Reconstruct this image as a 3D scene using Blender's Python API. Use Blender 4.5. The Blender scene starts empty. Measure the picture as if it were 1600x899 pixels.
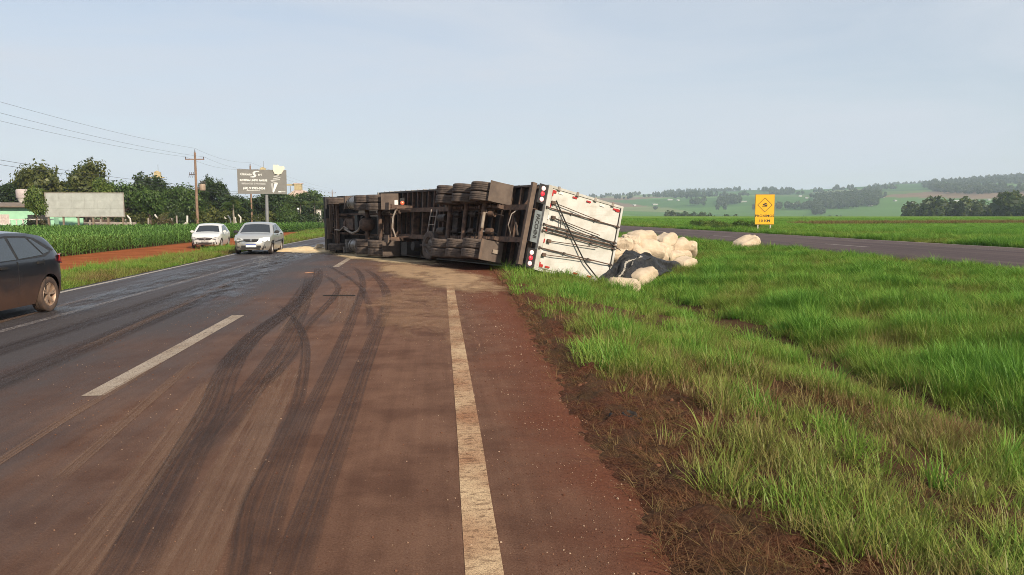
import bpy, math, random
import numpy as np
from mathutils import Vector, Matrix, Quaternion, noise

random.seed(7)
rng = np.random.default_rng(7)
R = math.radians
scene = bpy.context.scene
COL = scene.collection

# ------------------------------------------------------------------ camera, sky, sun, exposure
cam_d = bpy.data.cameras.new('camera')
cam_d.lens = 27.0
cam_d.sensor_width = 36.0
cam_d.clip_start = 0.05
cam_d.clip_end = 20000
cam = bpy.data.objects.new('camera', cam_d)
COL.objects.link(cam)
cam.location = (0, 0, 1.72)
cam.rotation_euler = (R(90 - 5.36), 0, R(-5.2))
scene.camera = cam

SUN_EL, SUN_AZ = 30.0, 149.0          # azimuth clockwise from +Y
sun_dir = Vector((math.sin(R(SUN_AZ)) * math.cos(R(SUN_EL)), math.cos(R(SUN_AZ)) * math.cos(R(SUN_EL)), math.sin(R(SUN_EL))))

world = bpy.data.worlds.new('World')
scene.world = world
world.use_nodes = True
wt = world.node_tree
wt.nodes.clear()
w_out = wt.nodes.new('ShaderNodeOutputWorld')
w_bg = wt.nodes.new('ShaderNodeBackground')
w_bg.inputs['Strength'].default_value = 0.1
w_sky = wt.nodes.new('ShaderNodeTexSky')
w_sky.sky_type = 'NISHITA'
w_sky.sun_disc = False
w_sky.sun_elevation = R(SUN_EL)
w_sky.sun_rotation = R(SUN_AZ)
w_sky.air_density = 1.0
w_sky.dust_density = 1.0
w_tc = wt.nodes.new('ShaderNodeTexCoord')
w_map = wt.nodes.new('ShaderNodeMapping')
w_map.inputs['Scale'].default_value = (1.0, 1.5, 5.5)
w_map.inputs['Rotation'].default_value = (R(8), R(5), R(20))
w_n1 = wt.nodes.new('ShaderNodeTexNoise')
w_n1.inputs['Scale'].default_value = 2.2
w_n1.inputs['Detail'].default_value = 7
w_n1.inputs['Roughness'].default_value = 0.55
w_n1.inputs['Distortion'].default_value = 0.4
w_r = wt.nodes.new('ShaderNodeMapRange')
w_r.inputs['From Min'].default_value = 0.3
w_r.inputs['From Max'].default_value = 0.68
w_r.inputs['To Min'].default_value = 0.58
w_r.inputs['To Max'].default_value = 1.0
w_mix = wt.nodes.new('ShaderNodeMixRGB')
w_mix.inputs[2].default_value = (5.05, 5.45, 6.05, 1)
wt.links.new(w_tc.outputs['Generated'], w_map.inputs['Vector'])
wt.links.new(w_map.outputs['Vector'], w_n1.inputs['Vector'])
wt.links.new(w_n1.outputs['Fac'], w_r.inputs['Value'])
wt.links.new(w_r.outputs['Result'], w_mix.inputs[0])
wt.links.new(w_sky.outputs['Color'], w_mix.inputs[1])
wt.links.new(w_mix.outputs['Color'], w_bg.inputs['Color'])
wt.links.new(w_bg.outputs['Background'], w_out.inputs['Surface'])

sun_d = bpy.data.lights.new('sun', 'SUN')
sun_d.energy = 5.0
sun_d.angle = R(2.5)
sun_d.color = (1.0, 0.87, 0.69)
sun = bpy.data.objects.new('sun', sun_d)
COL.objects.link(sun)
sun.location = (20, -20, 30)
sun.rotation_euler = (-sun_dir).to_track_quat('-Z', 'Y').to_euler()

scene.view_settings.view_transform = 'Standard'
scene.view_settings.look = 'None'
scene.view_settings.exposure = 0.40
scene.view_settings.gamma = 1.0
scene.view_settings.use_curve_mapping = False
scene.cycles.use_denoising = True
scene.cycles.denoising_input_passes = 'RGB_ALBEDO_NORMAL'
scene.cycles.denoising_prefilter = 'NONE'
scene.cycles.use_adaptive_sampling = False
scene.cycles.sample_clamp_indirect = 4.0
scene.render.filter_size = 1.0
scene.cycles.filter_width = 0.95
scene.cycles.max_bounces = 8
scene.cycles.transparent_max_bounces = 24
scene.cycles.volume_bounces = 1

# ------------------------------------------------------------------ helpers
def tag(o, label=None, cat=None, group=None, kind=None):
    if label: o['label'] = label
    if cat: o['category'] = cat
    if group: o['group'] = group
    if kind: o['kind'] = kind
    return o

def empty(name, loc=(0, 0, 0), rz=0.0, label=None, cat=None, group=None):
    o = bpy.data.objects.new(name, None)
    o.empty_display_size = 0.2
    COL.objects.link(o)
    o.location = loc
    o.rotation_euler = (0, 0, rz)
    return tag(o, label, cat, group)

def link(name, me, mat=None, parent=None):
    if mat is not None and len(me.materials) == 0:
        me.materials.append(mat)
    o = bpy.data.objects.new(name, me)
    COL.objects.link(o)
    if parent is not None:
        o.parent = parent
    return o

def copy_tree(o, parent=None):
    c = o.copy()
    COL.objects.link(c)
    c.parent = parent
    for ch in o.children:
        copy_tree(ch, c)
    return c

def np_mesh(name, verts, faces, smooth=False):
    """verts (N,3) array, faces (M,k) array, all faces with k corners"""
    verts = np.asarray(verts, dtype=np.float32)
    faces = np.asarray(faces, dtype=np.int32)
    me = bpy.data.meshes.new(name)
    me.vertices.add(len(verts))
    me.vertices.foreach_set('co', verts.ravel())
    k = faces.shape[1]
    me.loops.add(faces.size)
    me.loops.foreach_set('vertex_index', faces.ravel())
    me.polygons.add(len(faces))
    me.polygons.foreach_set('loop_start', np.arange(0, faces.size, k, dtype=np.int32))
    me.polygons.foreach_set('loop_total', np.full(len(faces), k, dtype=np.int32))
    me.update(calc_edges=True)
    if smooth:
        me.polygons.foreach_set('use_smooth', np.ones(len(faces), dtype=bool))
    me.validate()
    return me

def grid_mesh(name, P, smooth=True):
    """P (a,b,3) grid of points"""
    a, b = P.shape[:2]
    i = np.arange(a * b).reshape(a, b)
    f = np.stack([i[:-1, :-1], i[1:, :-1], i[1:, 1:], i[:-1, 1:]], -1).reshape(-1, 4)
    return np_mesh(name, P.reshape(-1, 3), f, smooth)

class MB:
    def __init__(s):
        s.v, s.f = [], []
    def add(s, vs, fs):
        n = len(s.v)
        s.v += [tuple(p) for p in vs]
        s.f += [tuple(i + n for i in f) for f in fs]
        return s
    def box(s, x0, x1, y0, y1, z0, z1):
        return s.add([(x0, y0, z0), (x1, y0, z0), (x1, y1, z0), (x0, y1, z0), (x0, y0, z1), (x1, y0, z1), (x1, y1, z1), (x0, y1, z1)],
                     [(0, 3, 2, 1), (4, 5, 6, 7), (0, 1, 5, 4), (1, 2, 6, 5), (2, 3, 7, 6), (3, 0, 4, 7)])
    def bar(s, p, q, w, h, up=(0, 0, 1)):
        p, q = Vector(p), Vector(q)
        d = (q - p).normalized()
        u = Vector(up)
        a = d.cross(u)
        if a.length < 1e-4:
            a = d.cross(Vector((1, 0, 0)))
        a.normalize()
        b = a.cross(d).normalized()
        c = []
        for e in (p, q):
            for i, j in ((-1, -1), (1, -1), (1, 1), (-1, 1)):
                c.append(e + a * (w / 2 * i) + b * (h / 2 * j))
        return s.add(c, [(0, 1, 2, 3), (7, 6, 5, 4), (0, 4, 5, 1), (1, 5, 6, 2), (2, 6, 7, 3), (3, 7, 4, 0)])
    def cyl(s, p, q, r, r2=None, seg=12, cap=True):
        r2 = r if r2 is None else r2
        p, q = Vector(p), Vector(q)
        d = (q - p).normalized()
        a = d.orthogonal().normalized()
        b = d.cross(a)
        vs = []
        for c, rr in ((p, r), (q, r2)):
            for k in range(seg):
                t = 2 * math.pi * k / seg
                vs.append(c + (a * math.cos(t) + b * math.sin(t)) * rr)
        fs = [(k, (k + 1) % seg, seg + (k + 1) % seg, seg + k) for k in range(seg)]
        if cap:
            fs += [tuple(range(seg - 1, -1, -1)), tuple(range(seg, 2 * seg))]
        return s.add(vs, fs)
    def tube(s, pts, r, seg=8):
        pts = [Vector(p) for p in pts]
        rs = r if isinstance(r, (list, tuple)) else [r] * len(pts)
        vs, fs = [], []
        a = None
        for i, p in enumerate(pts):
            d = (pts[min(i + 1, len(pts) - 1)] - pts[max(i - 1, 0)]).normalized()
            if a is None:
                a = d.orthogonal().normalized()
            else:
                a = (a - d * a.dot(d)).normalized()
            b = d.cross(a)
            for k in range(seg):
                t = 2 * math.pi * k / seg
                vs.append(p + (a * math.cos(t) + b * math.sin(t)) * rs[i])
        for i in range(len(pts) - 1):
            for k in range(seg):
                fs.append((i * seg + k, i * seg + (k + 1) % seg, (i + 1) * seg + (k + 1) % seg, (i + 1) * seg + k))
        fs += [tuple(range(seg - 1, -1, -1)), tuple(range((len(pts) - 1) * seg, len(pts) * seg))]
        return s.add(vs, fs)
    def lathe(s, prof, seg=32, axis='Y', c=(0, 0, 0)):
        """prof: list of (radius, offset along axis); closed when first == last"""
        vs, fs = [], []
        for r, t in prof:
            for k in range(seg):
                g = 2 * math.pi * k / seg
                x, z = r * math.cos(g), r * math.sin(g)
                if axis == 'Y': p = (x, t, z)
                elif axis == 'X': p = (t, x, z)
                else: p = (x, z, t)
                vs.append((p[0] + c[0], p[1] + c[1], p[2] + c[2]))
        for i in range(len(prof) - 1):
            for k in range(seg):
                fs.append((i * seg + k, i * seg + (k + 1) % seg, (i + 1) * seg + (k + 1) % seg, (i + 1) * seg + k))
        return s.add(vs, fs)
    def poly(s, pts):
        return s.add(pts, [tuple(range(len(pts)))])
    def prism(s, pts, off):
        """flat polygon extruded by vector off"""
        n = len(pts)
        o = Vector(off)
        vs = [Vector(p) for p in pts] + [Vector(p) + o for p in pts]
        fs = [tuple(range(n - 1, -1, -1)), tuple(range(n, 2 * n))]
        fs += [(i, (i + 1) % n, n + (i + 1) % n, n + i) for i in range(n)]
        return s.add(vs, fs)
    def mesh(s, name, mat=None, smooth=None, deform=None):
        me = bpy.data.meshes.new(name)
        v = s.v if deform is None else [deform(p) for p in s.v]
        me.from_pydata(v, [], s.f)
        if mat is not None:
            me.materials.append(mat)
        if smooth is not None:
            me.polygons.foreach_set('use_smooth', [True] * len(me.polygons))
            me.set_sharp_from_angle(angle=R(smooth))
        me.update()
        return me
    def build(s, name, mat=None, parent=None, smooth=None, deform=None):
        return link(name, s.mesh(name, mat, smooth, deform), None, parent)

def text_mesh(txt, size, mat, name, extrude=0.004, align='CENTER', bold=0.0, sx=1.0):
    cu = bpy.data.curves.new('lettering', 'FONT')
    cu.body = txt
    cu.size = size
    cu.extrude = extrude
    cu.offset = bold
    cu.align_x = align
    cu.align_y = 'CENTER'
    cu.resolution_u = 2
    ob = bpy.data.objects.new('lettering', cu)
    COL.objects.link(ob)
    dg = bpy.context.evaluated_depsgraph_get()
    me = bpy.data.meshes.new_from_object(ob.evaluated_get(dg))
    bpy.data.objects.remove(ob)
    bpy.data.curves.remove(cu)
    me.name = name
    me.transform(Matrix.Diagonal((sx, 1, 1, 1)))
    me.materials.clear()
    me.materials.append(mat)
    return me

# ------------------------------------------------------------------ materials
class NT:
    def __init__(s, name):
        s.m = bpy.data.materials.new(name)
        s.m.use_nodes = True
        s.t = s.m.node_tree
        s.t.nodes.clear()
        s.out = s.t.nodes.new('ShaderNodeOutputMaterial')
        s.tc = None
    def n(s, typ, **kw):
        nd = s.t.nodes.new('ShaderNode' + typ)
        for k, v in kw.items():
            if k.startswith('_'):
                setattr(nd, k[1:], v)
            else:
                key = int(k[1:]) if k[0] == 'i' and k[1:].isdigit() else k.replace('__', ' ')
                s.set(nd.inputs[key], v)
        return nd
    def set(s, sock, v):
        if isinstance(v, bpy.types.NodeSocket):
            s.t.links.new(v, sock)
        elif isinstance(v, bpy.types.Node):
            s.t.links.new(v.outputs[0], sock)
        elif isinstance(v, (tuple, list)) and len(v) == 3 and sock.type == 'RGBA':
            sock.default_value = (*v, 1)
        else:
            sock.default_value = v
    def coord(s, kind='Object', scale=None):
        if s.tc is None:
            s.tc = s.n('TexCoord')
        c = s.tc.outputs[kind]
        if scale is not None:
            mp = s.n('Mapping', Vector=c)
            mp.inputs['Scale'].default_value = scale
            c = mp.outputs[0]
        return c
    def noise(s, scale, detail=6, rough=.55, dist=0.0, vec=None):
        nd = s.n('TexNoise', Scale=scale, Detail=detail, Roughness=rough, Distortion=dist)
        s.set(nd.inputs['Vector'], vec if vec is not None else s.coord())
        return nd.outputs['Fac']
    def rng(s, v, a, b, c=0.0, d=1.0, smooth=False):
        nd = s.n('MapRange', Value=v)
        if smooth: nd.interpolation_type = 'SMOOTHSTEP'
        for k, x in zip(('From Min', 'From Max', 'To Min', 'To Max'), (a, b, c, d)):
            nd.inputs[k].default_value = x
        return nd.outputs[0]
    def mix(s, f, a, b, mode='MIX'):
        nd = s.n('MixRGB', _blend_type=mode)
        s.set(nd.inputs[0], f); s.set(nd.inputs[1], a); s.set(nd.inputs[2], b)
        return nd.outputs[0]
    def math(s, op, a, b=0.0):
        nd = s.n('Math', _operation=op)
        s.set(nd.inputs[0], a); s.set(nd.inputs[1], b)
        return nd.outputs[0]
    def bsdf(s, color, rough=.7, metal=0.0, bump=None, bstr=.3, bdist=.01, spec=.5, **kw):
        b = s.n('BsdfPrincipled')
        s.set(b.inputs['Base Color'], color); s.set(b.inputs['Roughness'], rough); s.set(b.inputs['Metallic'], metal)
        b.inputs['Specular IOR Level'].default_value = spec
        for k, v in kw.items():
            s.set(b.inputs[k.replace('__', ' ')], v)
        if bump is not None:
            bp = s.n('Bump', Height=bump, Strength=bstr, Distance=bdist)
            s.set(b.inputs['Normal'], bp.outputs[0])
        return b
    def done(s, sh):
        s.t.links.new(sh.outputs[0] if isinstance(sh, bpy.types.Node) else sh, s.out.inputs['Surface'])
        return s.m

def pmat(name, c1, c2=None, scale=6, rough=.7, metal=0.0, bump=0.0, bscale=None, lo=.35, hi=.65, spec=.5, **kw):
    """two-tone noisy paint / metal / stone"""
    t = NT(name)
    c2 = c2 or tuple(x * .7 for x in c1)
    f = t.rng(t.noise(scale), lo, hi)
    col = t.mix(f, c1, c2)
    rg = t.rng(t.noise(scale * 3.1), .3, .7, max(rough - .12, .02), min(rough + .12, 1))
    bp = t.noise(bscale or scale * 8) if bump else None
    return t.done(t.bsdf(col, rg, metal, bp, bump, spec=spec, **kw))

def leaf_mat(name, ramp, instancer=False, trans=.35, gloss=.02):
    """foliage; ramp = colours picked by the per-instance tint (0..1) or per-object / per-leaf random"""
    t = NT(name)
    if instancer:
        a = t.n('Attribute', _attribute_type='INSTANCER', _attribute_name='tint')
        v = a.outputs['Fac']
    else:
        g = t.n('NewGeometry')
        v = g.outputs['Random Per Island']
    cr = t.n('ValToRGB')
    el = cr.color_ramp.elements
    el[0].position, el[0].color = ramp[0][0], (*ramp[0][1], 1)
    el[1].position, el[1].color = ramp[-1][0], (*ramp[-1][1], 1)
    for p, c in ramp[1:-1]:
        e = el.new(p); e.color = (*c, 1)
    t.set(cr.inputs[0], v)
    col = cr.outputs[0]
    d = t.n('BsdfDiffuse', Color=col)
    tr = t.n('BsdfTranslucent', Color=t.mix(.5, col, (.30, .34, .05), 'MIX') if not instancer else col)
    m = t.n('MixShader', i0=trans); t.set(m.inputs[1], d.outputs[0]); t.set(m.inputs[2], tr.outputs[0])
    gl = t.n('BsdfGlossy', Roughness=.45, Color=(.8, .85, .8))
    m2 = t.n('MixShader', i0=gloss); t.set(m2.inputs[1], m.outputs[0]); t.set(m2.inputs[2], gl.outputs[0])
    return t.done(m2)

# ------------------------------------------------------------------ terrain
PROF_X = [-500, -60, -18, -14, -12.5, -9.9, -9.0, 1.0, 1.6, 2.2, 2.8, 5.3, 6.1, 7.0, 8.2, 9.5, 11.5, 14.2, 14.9, 25.5, 27.5, 40, 500]
PROF_Z = [-.3, -.3, -.3, -.3, -.24, -.05, -.03, -.03, -.035, -.05, -.10, -.56, -.68, -.58, -.38, -.18, .02, .22, .27, .27, .38, .5, .5]
CR_A = [-180, -60, -20, 0, 8, 13.7, 18.9, 22.7, 26.9, 31.0, 34.6, 38.8, 60, 180]
CR_P = [10, 10, 14, 20, 23, 27, 31, 34.5, 35, 40, 42.5, 44, 30, 10]

def sstep(a, b, x):
    t = np.clip((x - a) / (b - a), 0, 1)
    return t * t * (3 - 2 * t)

def ground_z(X, Y):
    X = np.asarray(X, dtype=float); Y = np.asarray(Y, dtype=float)
    z = np.interp(X, PROF_X, PROF_Z)
    r = np.hypot(X, Y)
    phi = np.degrees(np.arctan2(X, Y))
    # bumps of the median, the crop field rising to its crest, a valley, the far hills
    med = sstep(2.2, 3.2, X) * (1 - sstep(12.5, 14, X))
    z = z + med * .035 * (np.sin(X * 2.1 + Y * 1.3) + np.sin(Y * 2.7 - X * .8) + np.sin(X * 4.3 + Y * 3.9) * .5)
    right = sstep(27, 45, X)
    z = z + right * .85 * sstep(60, 350, r)
    far = sstep(300, 560, r)
    dip = np.interp(phi, [-180, 12, 20, 50, 180], [0, 0, -16, -18, 0])
    z = z + dip * sstep(350, 800, r) * (1 - sstep(1000, 1700, r))
    crest = (1.72 + np.interp(phi, CR_A, CR_P) / 1200 * 3200)
    ridge = sstep(700, 3200, r)
    wob = 5 * np.sin(X / 310.) * np.cos(Y / 420.) + 3 * np.sin((X + Y) / 170.)
    z = z + (crest - 1) * ridge + wob * sstep(900, 1700, r) * (1 - .6 * sstep(2500, 3200, r))
    back = sstep(3200, 3500, r) * (-30) + sstep(3600, 4400, r) * np.interp(phi, [-180, 28, 33, 40, 180], [20, 20, 72, 76, 20])
    return z + back

gx = np.unique(np.concatenate([-np.geomspace(20, 420, 50), np.arange(-20, -9, .5), np.arange(-9, 1, 2.5), np.arange(1, 15.2, .25), np.arange(15, 25.5, 2.1), np.arange(25.5, 40, .6), np.geomspace(40, 420, 45)]))
gy = np.unique(np.concatenate([-np.geomspace(2, 200, 18), np.arange(-2, 60, .5), np.geomspace(60, 420, 70)]))
GX, GY = np.meshgrid(gx, gy, indexing='ij')
P = np.stack([GX, GY, ground_z(GX, GY)], -1)
ground_me = grid_mesh('ground', P)

def zone_color(X, Y):
    """real surface colours of the land by place: verge, red soil, crops, far fields"""
    n = len(X)
    c = np.tile(np.array([.085, .050, .028]), (n, 1))
    r = np.hypot(X, Y)
    wob = .35 * np.sin(Y * .9) + .25 * np.sin(Y * 2.3 + 1)
    def setz(m, col):
        c[m] = col
    setz(X > 26, (.06, .11, .022))
    setz(X < -9, (.06, .08, .022))
    edge = np.interp(Y, [10, 20, 48, 70, 100], [-13.7, -13.4, -12.4, -14, -17])
    setz((X < edge + wob) & (Y < 95), (.33, .105, .04))
    setz(X < -18.6, (.10, .06, .03))
    setz((X > 33), (.16, .28, .035))
    return c

def vcol(me, c):
    a = me.color_attributes.new('zone', 'FLOAT_COLOR', 'POINT')
    a.data.foreach_set('color', np.concatenate([c, np.ones((len(c), 1))], 1).astype(np.float32).ravel())

vcol(ground_me, zone_color(P.reshape(-1, 3)[:, 0], P.reshape(-1, 3)[:, 1]))
t = NT('soil_and_field')
va = t.n('VertexColor', _layer_name='zone')
n1 = t.rng(t.noise(.9, 8), .35, .7)
n2 = t.rng(t.noise(14, 5), .3, .75)
c = t.mix(n1, va.outputs[0], t.mix(1.0, va.outputs[0], (.62, .58, .5), 'MULTIPLY'))
c = t.mix(t.math('MULTIPLY', n2, .5), c, t.mix(1.0, c, (.5, .45, .4), 'MULTIPLY'))
M_ground = t.done(t.bsdf(c, .95, 0, t.noise(22, 8), .6, .04, spec=.03))
tag(link('ground', ground_me, M_ground), kind='structure')

# far hills: a ring in polar steps, finer where it lies in view
ph = np.concatenate([np.arange(-180, -35, 2.5), np.arange(-35, 8, .8), np.arange(8, 42, .22), np.arange(42, 181, 2.5)])
rr = np.concatenate([np.linspace(300, 900, 26), np.linspace(920, 3400, 90), np.linspace(3450, 5200, 26)])
PH, RR = np.meshgrid(np.radians(ph), rr, indexing='ij')
HX, HY = RR * np.sin(PH), RR * np.cos(PH)
HZ = ground_z(HX, HY) - .12 * (RR < 620)
HP = np.stack([HX, HY, HZ], -1)
hill_me = grid_mesh('hills', HP)
pal = np.array([(.06, .135, .03), (.08, .165, .035), (.10, .15, .045), (.05, .11, .03), (.20, .13, .08), (.11, .20, .05), (.045, .10, .035), (.17, .20, .08)])
seeds = np.stack([rng.uniform(-2500, 3600, 420), rng.uniform(500, 4200, 420)], 1)
seeds[:, 0] *= 1.0
sp = rng.integers(0, len(pal), 420)
q = HP.reshape(-1, 3)
qq = np.stack([q[:, 0] * 1.0 + .2 * q[:, 1], q[:, 1] * .55], 1)
ss = np.stack([seeds[:, 0] + .2 * seeds[:, 1], seeds[:, 1] * .55], 1)
d2 = ((qq[:, None, :] - ss[None]) ** 2).sum(-1)
hc = pal[sp[d2.argmin(1)]]
rad = np.hypot(q[:, 0], q[:, 1])
near = sstep(520, 700, rad)[:, None]
phd = np.degrees(np.arctan2(q[:, 0], q[:, 1]))
nearc = np.where((phd < 17.5)[:, None], np.array([.13, .20, .05]), np.array([.125, .25, .028]))
hc = hc * near + nearc * (1 - near)
vcol(hill_me, hc)
t = NT('hazy_fields')
va = t.n('VertexColor', _layer_name='zone')
n1 = t.rng(t.noise(.012, 8), .35, .7)
c = t.mix(n1, va.outputs[0], t.mix(1.0, va.outputs[0], (.75, .78, .7), 'MULTIPLY'))
M_hill = t.done(t.bsdf(c, 1.0, spec=.05))
tag(link('hills', hill_me, M_hill), kind='structure')

# ------------------------------------------------------------------ roads
def left_edge(y): return float(np.interp(y, [-40, 10, 18, 36, 64, 700], [-8.5, -8.6, -8.75, -9.45, -9.65, -9.9]))
def right_edge(y):
    b = float(np.interp(y, [-40, 3, 7.7, 18, 26, 700], [1.1, 1.1, 1.23, 1.62, 1.75, 1.8]))
    return b + .05 * math.sin(y * 1.7) + .04 * noise.noise((y * 1.3, 3, 0)) + .03 * noise.noise((y * 5, 9, 0))

ys = np.concatenate([np.arange(-40, 0, 2), np.arange(0, 30, .12), np.arange(30, 80, 1), np.geomspace(80, 700, 25)])
us = np.linspace(0, 1, 41)
RP = np.zeros((len(ys), len(us), 3))
for i, y in enumerate(ys):
    a, b = left_edge(y), right_edge(y)
    RP[i, :, 0] = a + (b - a) * us
    RP[i, :, 1] = y
    RP[i, :, 2] = .004 * np.sin(RP[i, :, 0] * 1.2) * 0
RP = RP[:, :, :]
edge_dn = RP[:, [0, -1], :].copy()
edge_dn[:, 0, 0] -= .03; edge_dn[:, 1, 0] += .03; edge_dn[:, :, 2] -= .06
RP = np.concatenate([edge_dn[:, :1], RP, edge_dn[:, 1:]], 1)

t = NT('dusty_asphalt')
pos = t.coord()
sx = t.n('SeparateXYZ', Vector=pos)
X = sx.outputs[0]
Y = sx.outputs[1]
streak = t.noise(1.0, 6, .6, .2, t.coord('Object', (2.2, .10, 1)))
streak2 = t.noise(1.0, 6, .6, 0, t.coord('Object', (9, .35, 1)))
big = t.noise(.35, 5, .6)
xw = t.math('ADD', X, t.rng(big, .3, .7, -1.2, 1.2))
xw = t.math('ADD', xw, t.rng(streak, .3, .7, -.8, .8))
dust = t.rng(xw, -5.4, -.8, 0, 1, True)
fine = t.noise(260, 4, .7)
grit = t.noise(75, 6, .75)
asph = t.mix(t.rng(fine, .35, .7), (.034, .028, .029), (.074, .060, .059))
asph = t.mix(t.rng(streak, .4, .65), asph, t.mix(1.0, asph, (.74, .72, .76), 'MULTIPLY'))
brown = t.mix(t.rng(grit, .35, .68), (.150, .074, .045), (.262, .150, .100))
brown = t.mix(t.rng(streak2, .35, .65), brown, t.mix(1.0, brown, (.8, .78, .78), 'MULTIPLY'))
brown = t.mix(t.rng(t.noise(1.4, 7, .65), .40, .62), brown, t.mix(1.0, brown, (.66, .62, .62), 'MULTIPLY'))
col = t.mix(t.math('MULTIPLY', dust, .93), asph, brown)
# red soil carried onto the shoulder
redf = t.rng(t.math('ADD', X, t.rng(t.noise(.9, 7, .6), .3, .7, -.35, .35)), .2, 1.25, 0, 1, True)
red = t.mix(t.rng(t.noise(38, 7, .7), .35, .65), (.098, .031, .017), (.180, .064, .035))
col = t.mix(t.math('MULTIPLY', redf, .85), col, red)
# pale crumbs trodden into the surface
vo = t.n('TexVoronoi', Scale=42.0); t.set(vo.inputs['Vector'], pos)
spk = t.math('LESS_THAN', vo.outputs['Distance'], .07)
spk = t.math('MULTIPLY', spk, t.math('GREATER_THAN', t.noise(3.0, 4), .52))
spk = t.math('MULTIPLY', spk, t.rng(X, -4.5, -1.5))
col = t.mix(t.math('MULTIPLY', spk, .55), col, (.42, .33, .24))
wet = t.math('MULTIPLY', t.rng(X, -3.6, -5.6), t.rng(streak, .42, .6))
wet = t.math('MULTIPLY', wet, t.rng(Y, 8, 18))
rough = t.rng(wet, 0, 1, .8, .42)
bh = t.math('ADD', fine, t.math('MULTIPLY', grit, .6))
b_ = t.bsdf(col, rough, 0, bh, .8, .014, spec=.1)
t.set(b_.inputs['Specular IOR Level'], t.rng(dust, 0, 1, .38, .06))
M_road = t.done(b_)
road_me = grid_mesh('road', RP)
road = tag(link('road', road_me, M_road), kind='structure')

# the second carriageway, on its own low embankment
ys2 = np.concatenate([np.arange(-40, 120, 2), np.geomspace(120, 600, 20)])
xs2 = np.array([14.85, 14.9, 17, 19, 21, 23, 25.3, 25.35])
R2 = np.zeros((len(ys2), len(xs2), 3))
R2[:, :, 0] = xs2[None]; R2[:, :, 1] = ys2[:, None]; R2[:, :, 2] = .30
R2[:, [0, -1], 2] = .2
t = NT('far_asphalt')
s1 = t.noise(1.0, 6, .6, .2, t.coord('Object', (1.6, .06, 1)))
fine = t.noise(120, 4, .7)
c = t.mix(t.rng(fine, .3, .7), (.075, .056, .053), (.110, .082, .078))
c = t.mix(t.rng(s1, .42, .62), c, t.mix(1.0, c, (.66, .66, .72), 'MULTIPLY'))
c = t.mix(t.math('MULTIPLY', t.rng(t.coord('Object'), 0, 1), 0.0), c, c)
M_road2 = t.done(t.bsdf(c, .9, 0, fine, .4, .01, spec=.12))
road2 = tag(link('far_road', grid_mesh('far_road', R2), M_road2), kind='structure')

# paint
def paint_mat(name, base, worn, lo, hi, stretch=(3, 1, 1), edge=.0):
    t = NT(name)
    f = t.rng(t.noise(1.0, 8, .68, .1, t.coord('Object', tuple(8 * k for k in stretch))), lo, hi)
    g = t.rng(t.noise(140, 4, .7), .36, .56)
    a = t.math('MULTIPLY', t.rng(f, 0, 1, .12, 1), t.rng(g, 0, 1, .35, 1))
    col = t.mix(t.rng(t.noise(1.2, 6), .35, .65), base, worn)
    b = t.bsdf(col, .75, spec=.3)
    tr = t.n('BsdfTransparent')
    m = t.n('MixShader'); t.set(m.inputs[0], a); t.set(m.inputs[1], tr.outputs[0]); t.set(m.inputs[2], b.outputs[0])
    return t.done(m)

M_dash = paint_mat('dash_paint', (.40, .33, .26), (.28, .21, .15), .28, .46)
M_edge = paint_mat('edge_paint', (.58, .42, .25), (.30, .145, .07), .30, .50, (1.6, 2.6, 1))
M_faint = paint_mat('faint_paint', (.30, .27, .26), (.22, .19, .18), .42, .62)
M_line2 = paint_mat('thin_paint', (.42, .38, .34), (.36, .32, .28), .2, .4)

def strip(name, pts, width, mat, z, parent, seg=.25, taper=False, uv=True):
    """ribbon along a smoothed path of ground points"""
    pts = [Vector((p[0], p[1], 0)) for p in pts]
    # Catmull-Rom
    path = []
    for i in range(len(pts) - 1):
        p0, p1, p2, p3 = pts[max(i - 1, 0)], pts[i], pts[i + 1], pts[min(i + 2, len(pts) - 1)]
        k = max(2, int((p2 - p1).length / seg))
        for j in range(k):
            u = j / k
            path.append(.5 * ((2 * p1) + (p2 - p0) * u + (2 * p0 - 5 * p1 + 4 * p2 - p3) * u * u + (3 * p1 - p0 - 3 * p2 + p3) * u ** 3))
    path.append(pts[-1])
    vs, fs, uvs = [], [], []
    L = 0
    for i, p in enumerate(path):
        d = (path[min(i + 1, len(path) - 1)] - path[max(i - 1, 0)]).normalized()
        nrm = Vector((d.y, -d.x, 0))
        if i: L += (p - path[i - 1]).length
        w = width * (1 if not taper else min(1, .15 + .85 * min(i, len(path) - 1 - i) / (.3 * len(path))))
        for k in (-.5, -.17, .17, .5):
            q = p + nrm * (w * k)
            vs.append((q.x, q.y, z)); uvs.append((k + .5, L))
    for i in range(len(path) - 1):
        for k in range(3):
            a = i * 4 + k
            fs.append((a, a + 1, a + 5, a + 4))
    me = bpy.data.meshes.new(name)
    me.from_pydata(vs, [], fs)
    uvl = me.uv_layers.new(name='UVMap')
    tot = L
    for lp in me.loops:
        u, v = uvs[lp.vertex_index]
        uvl.data[lp.index].uv = (u, v / max(tot, .01))
    o = link(name, me, mat, parent)
    o['len'] = tot
    del o['len']
    return o

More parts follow.
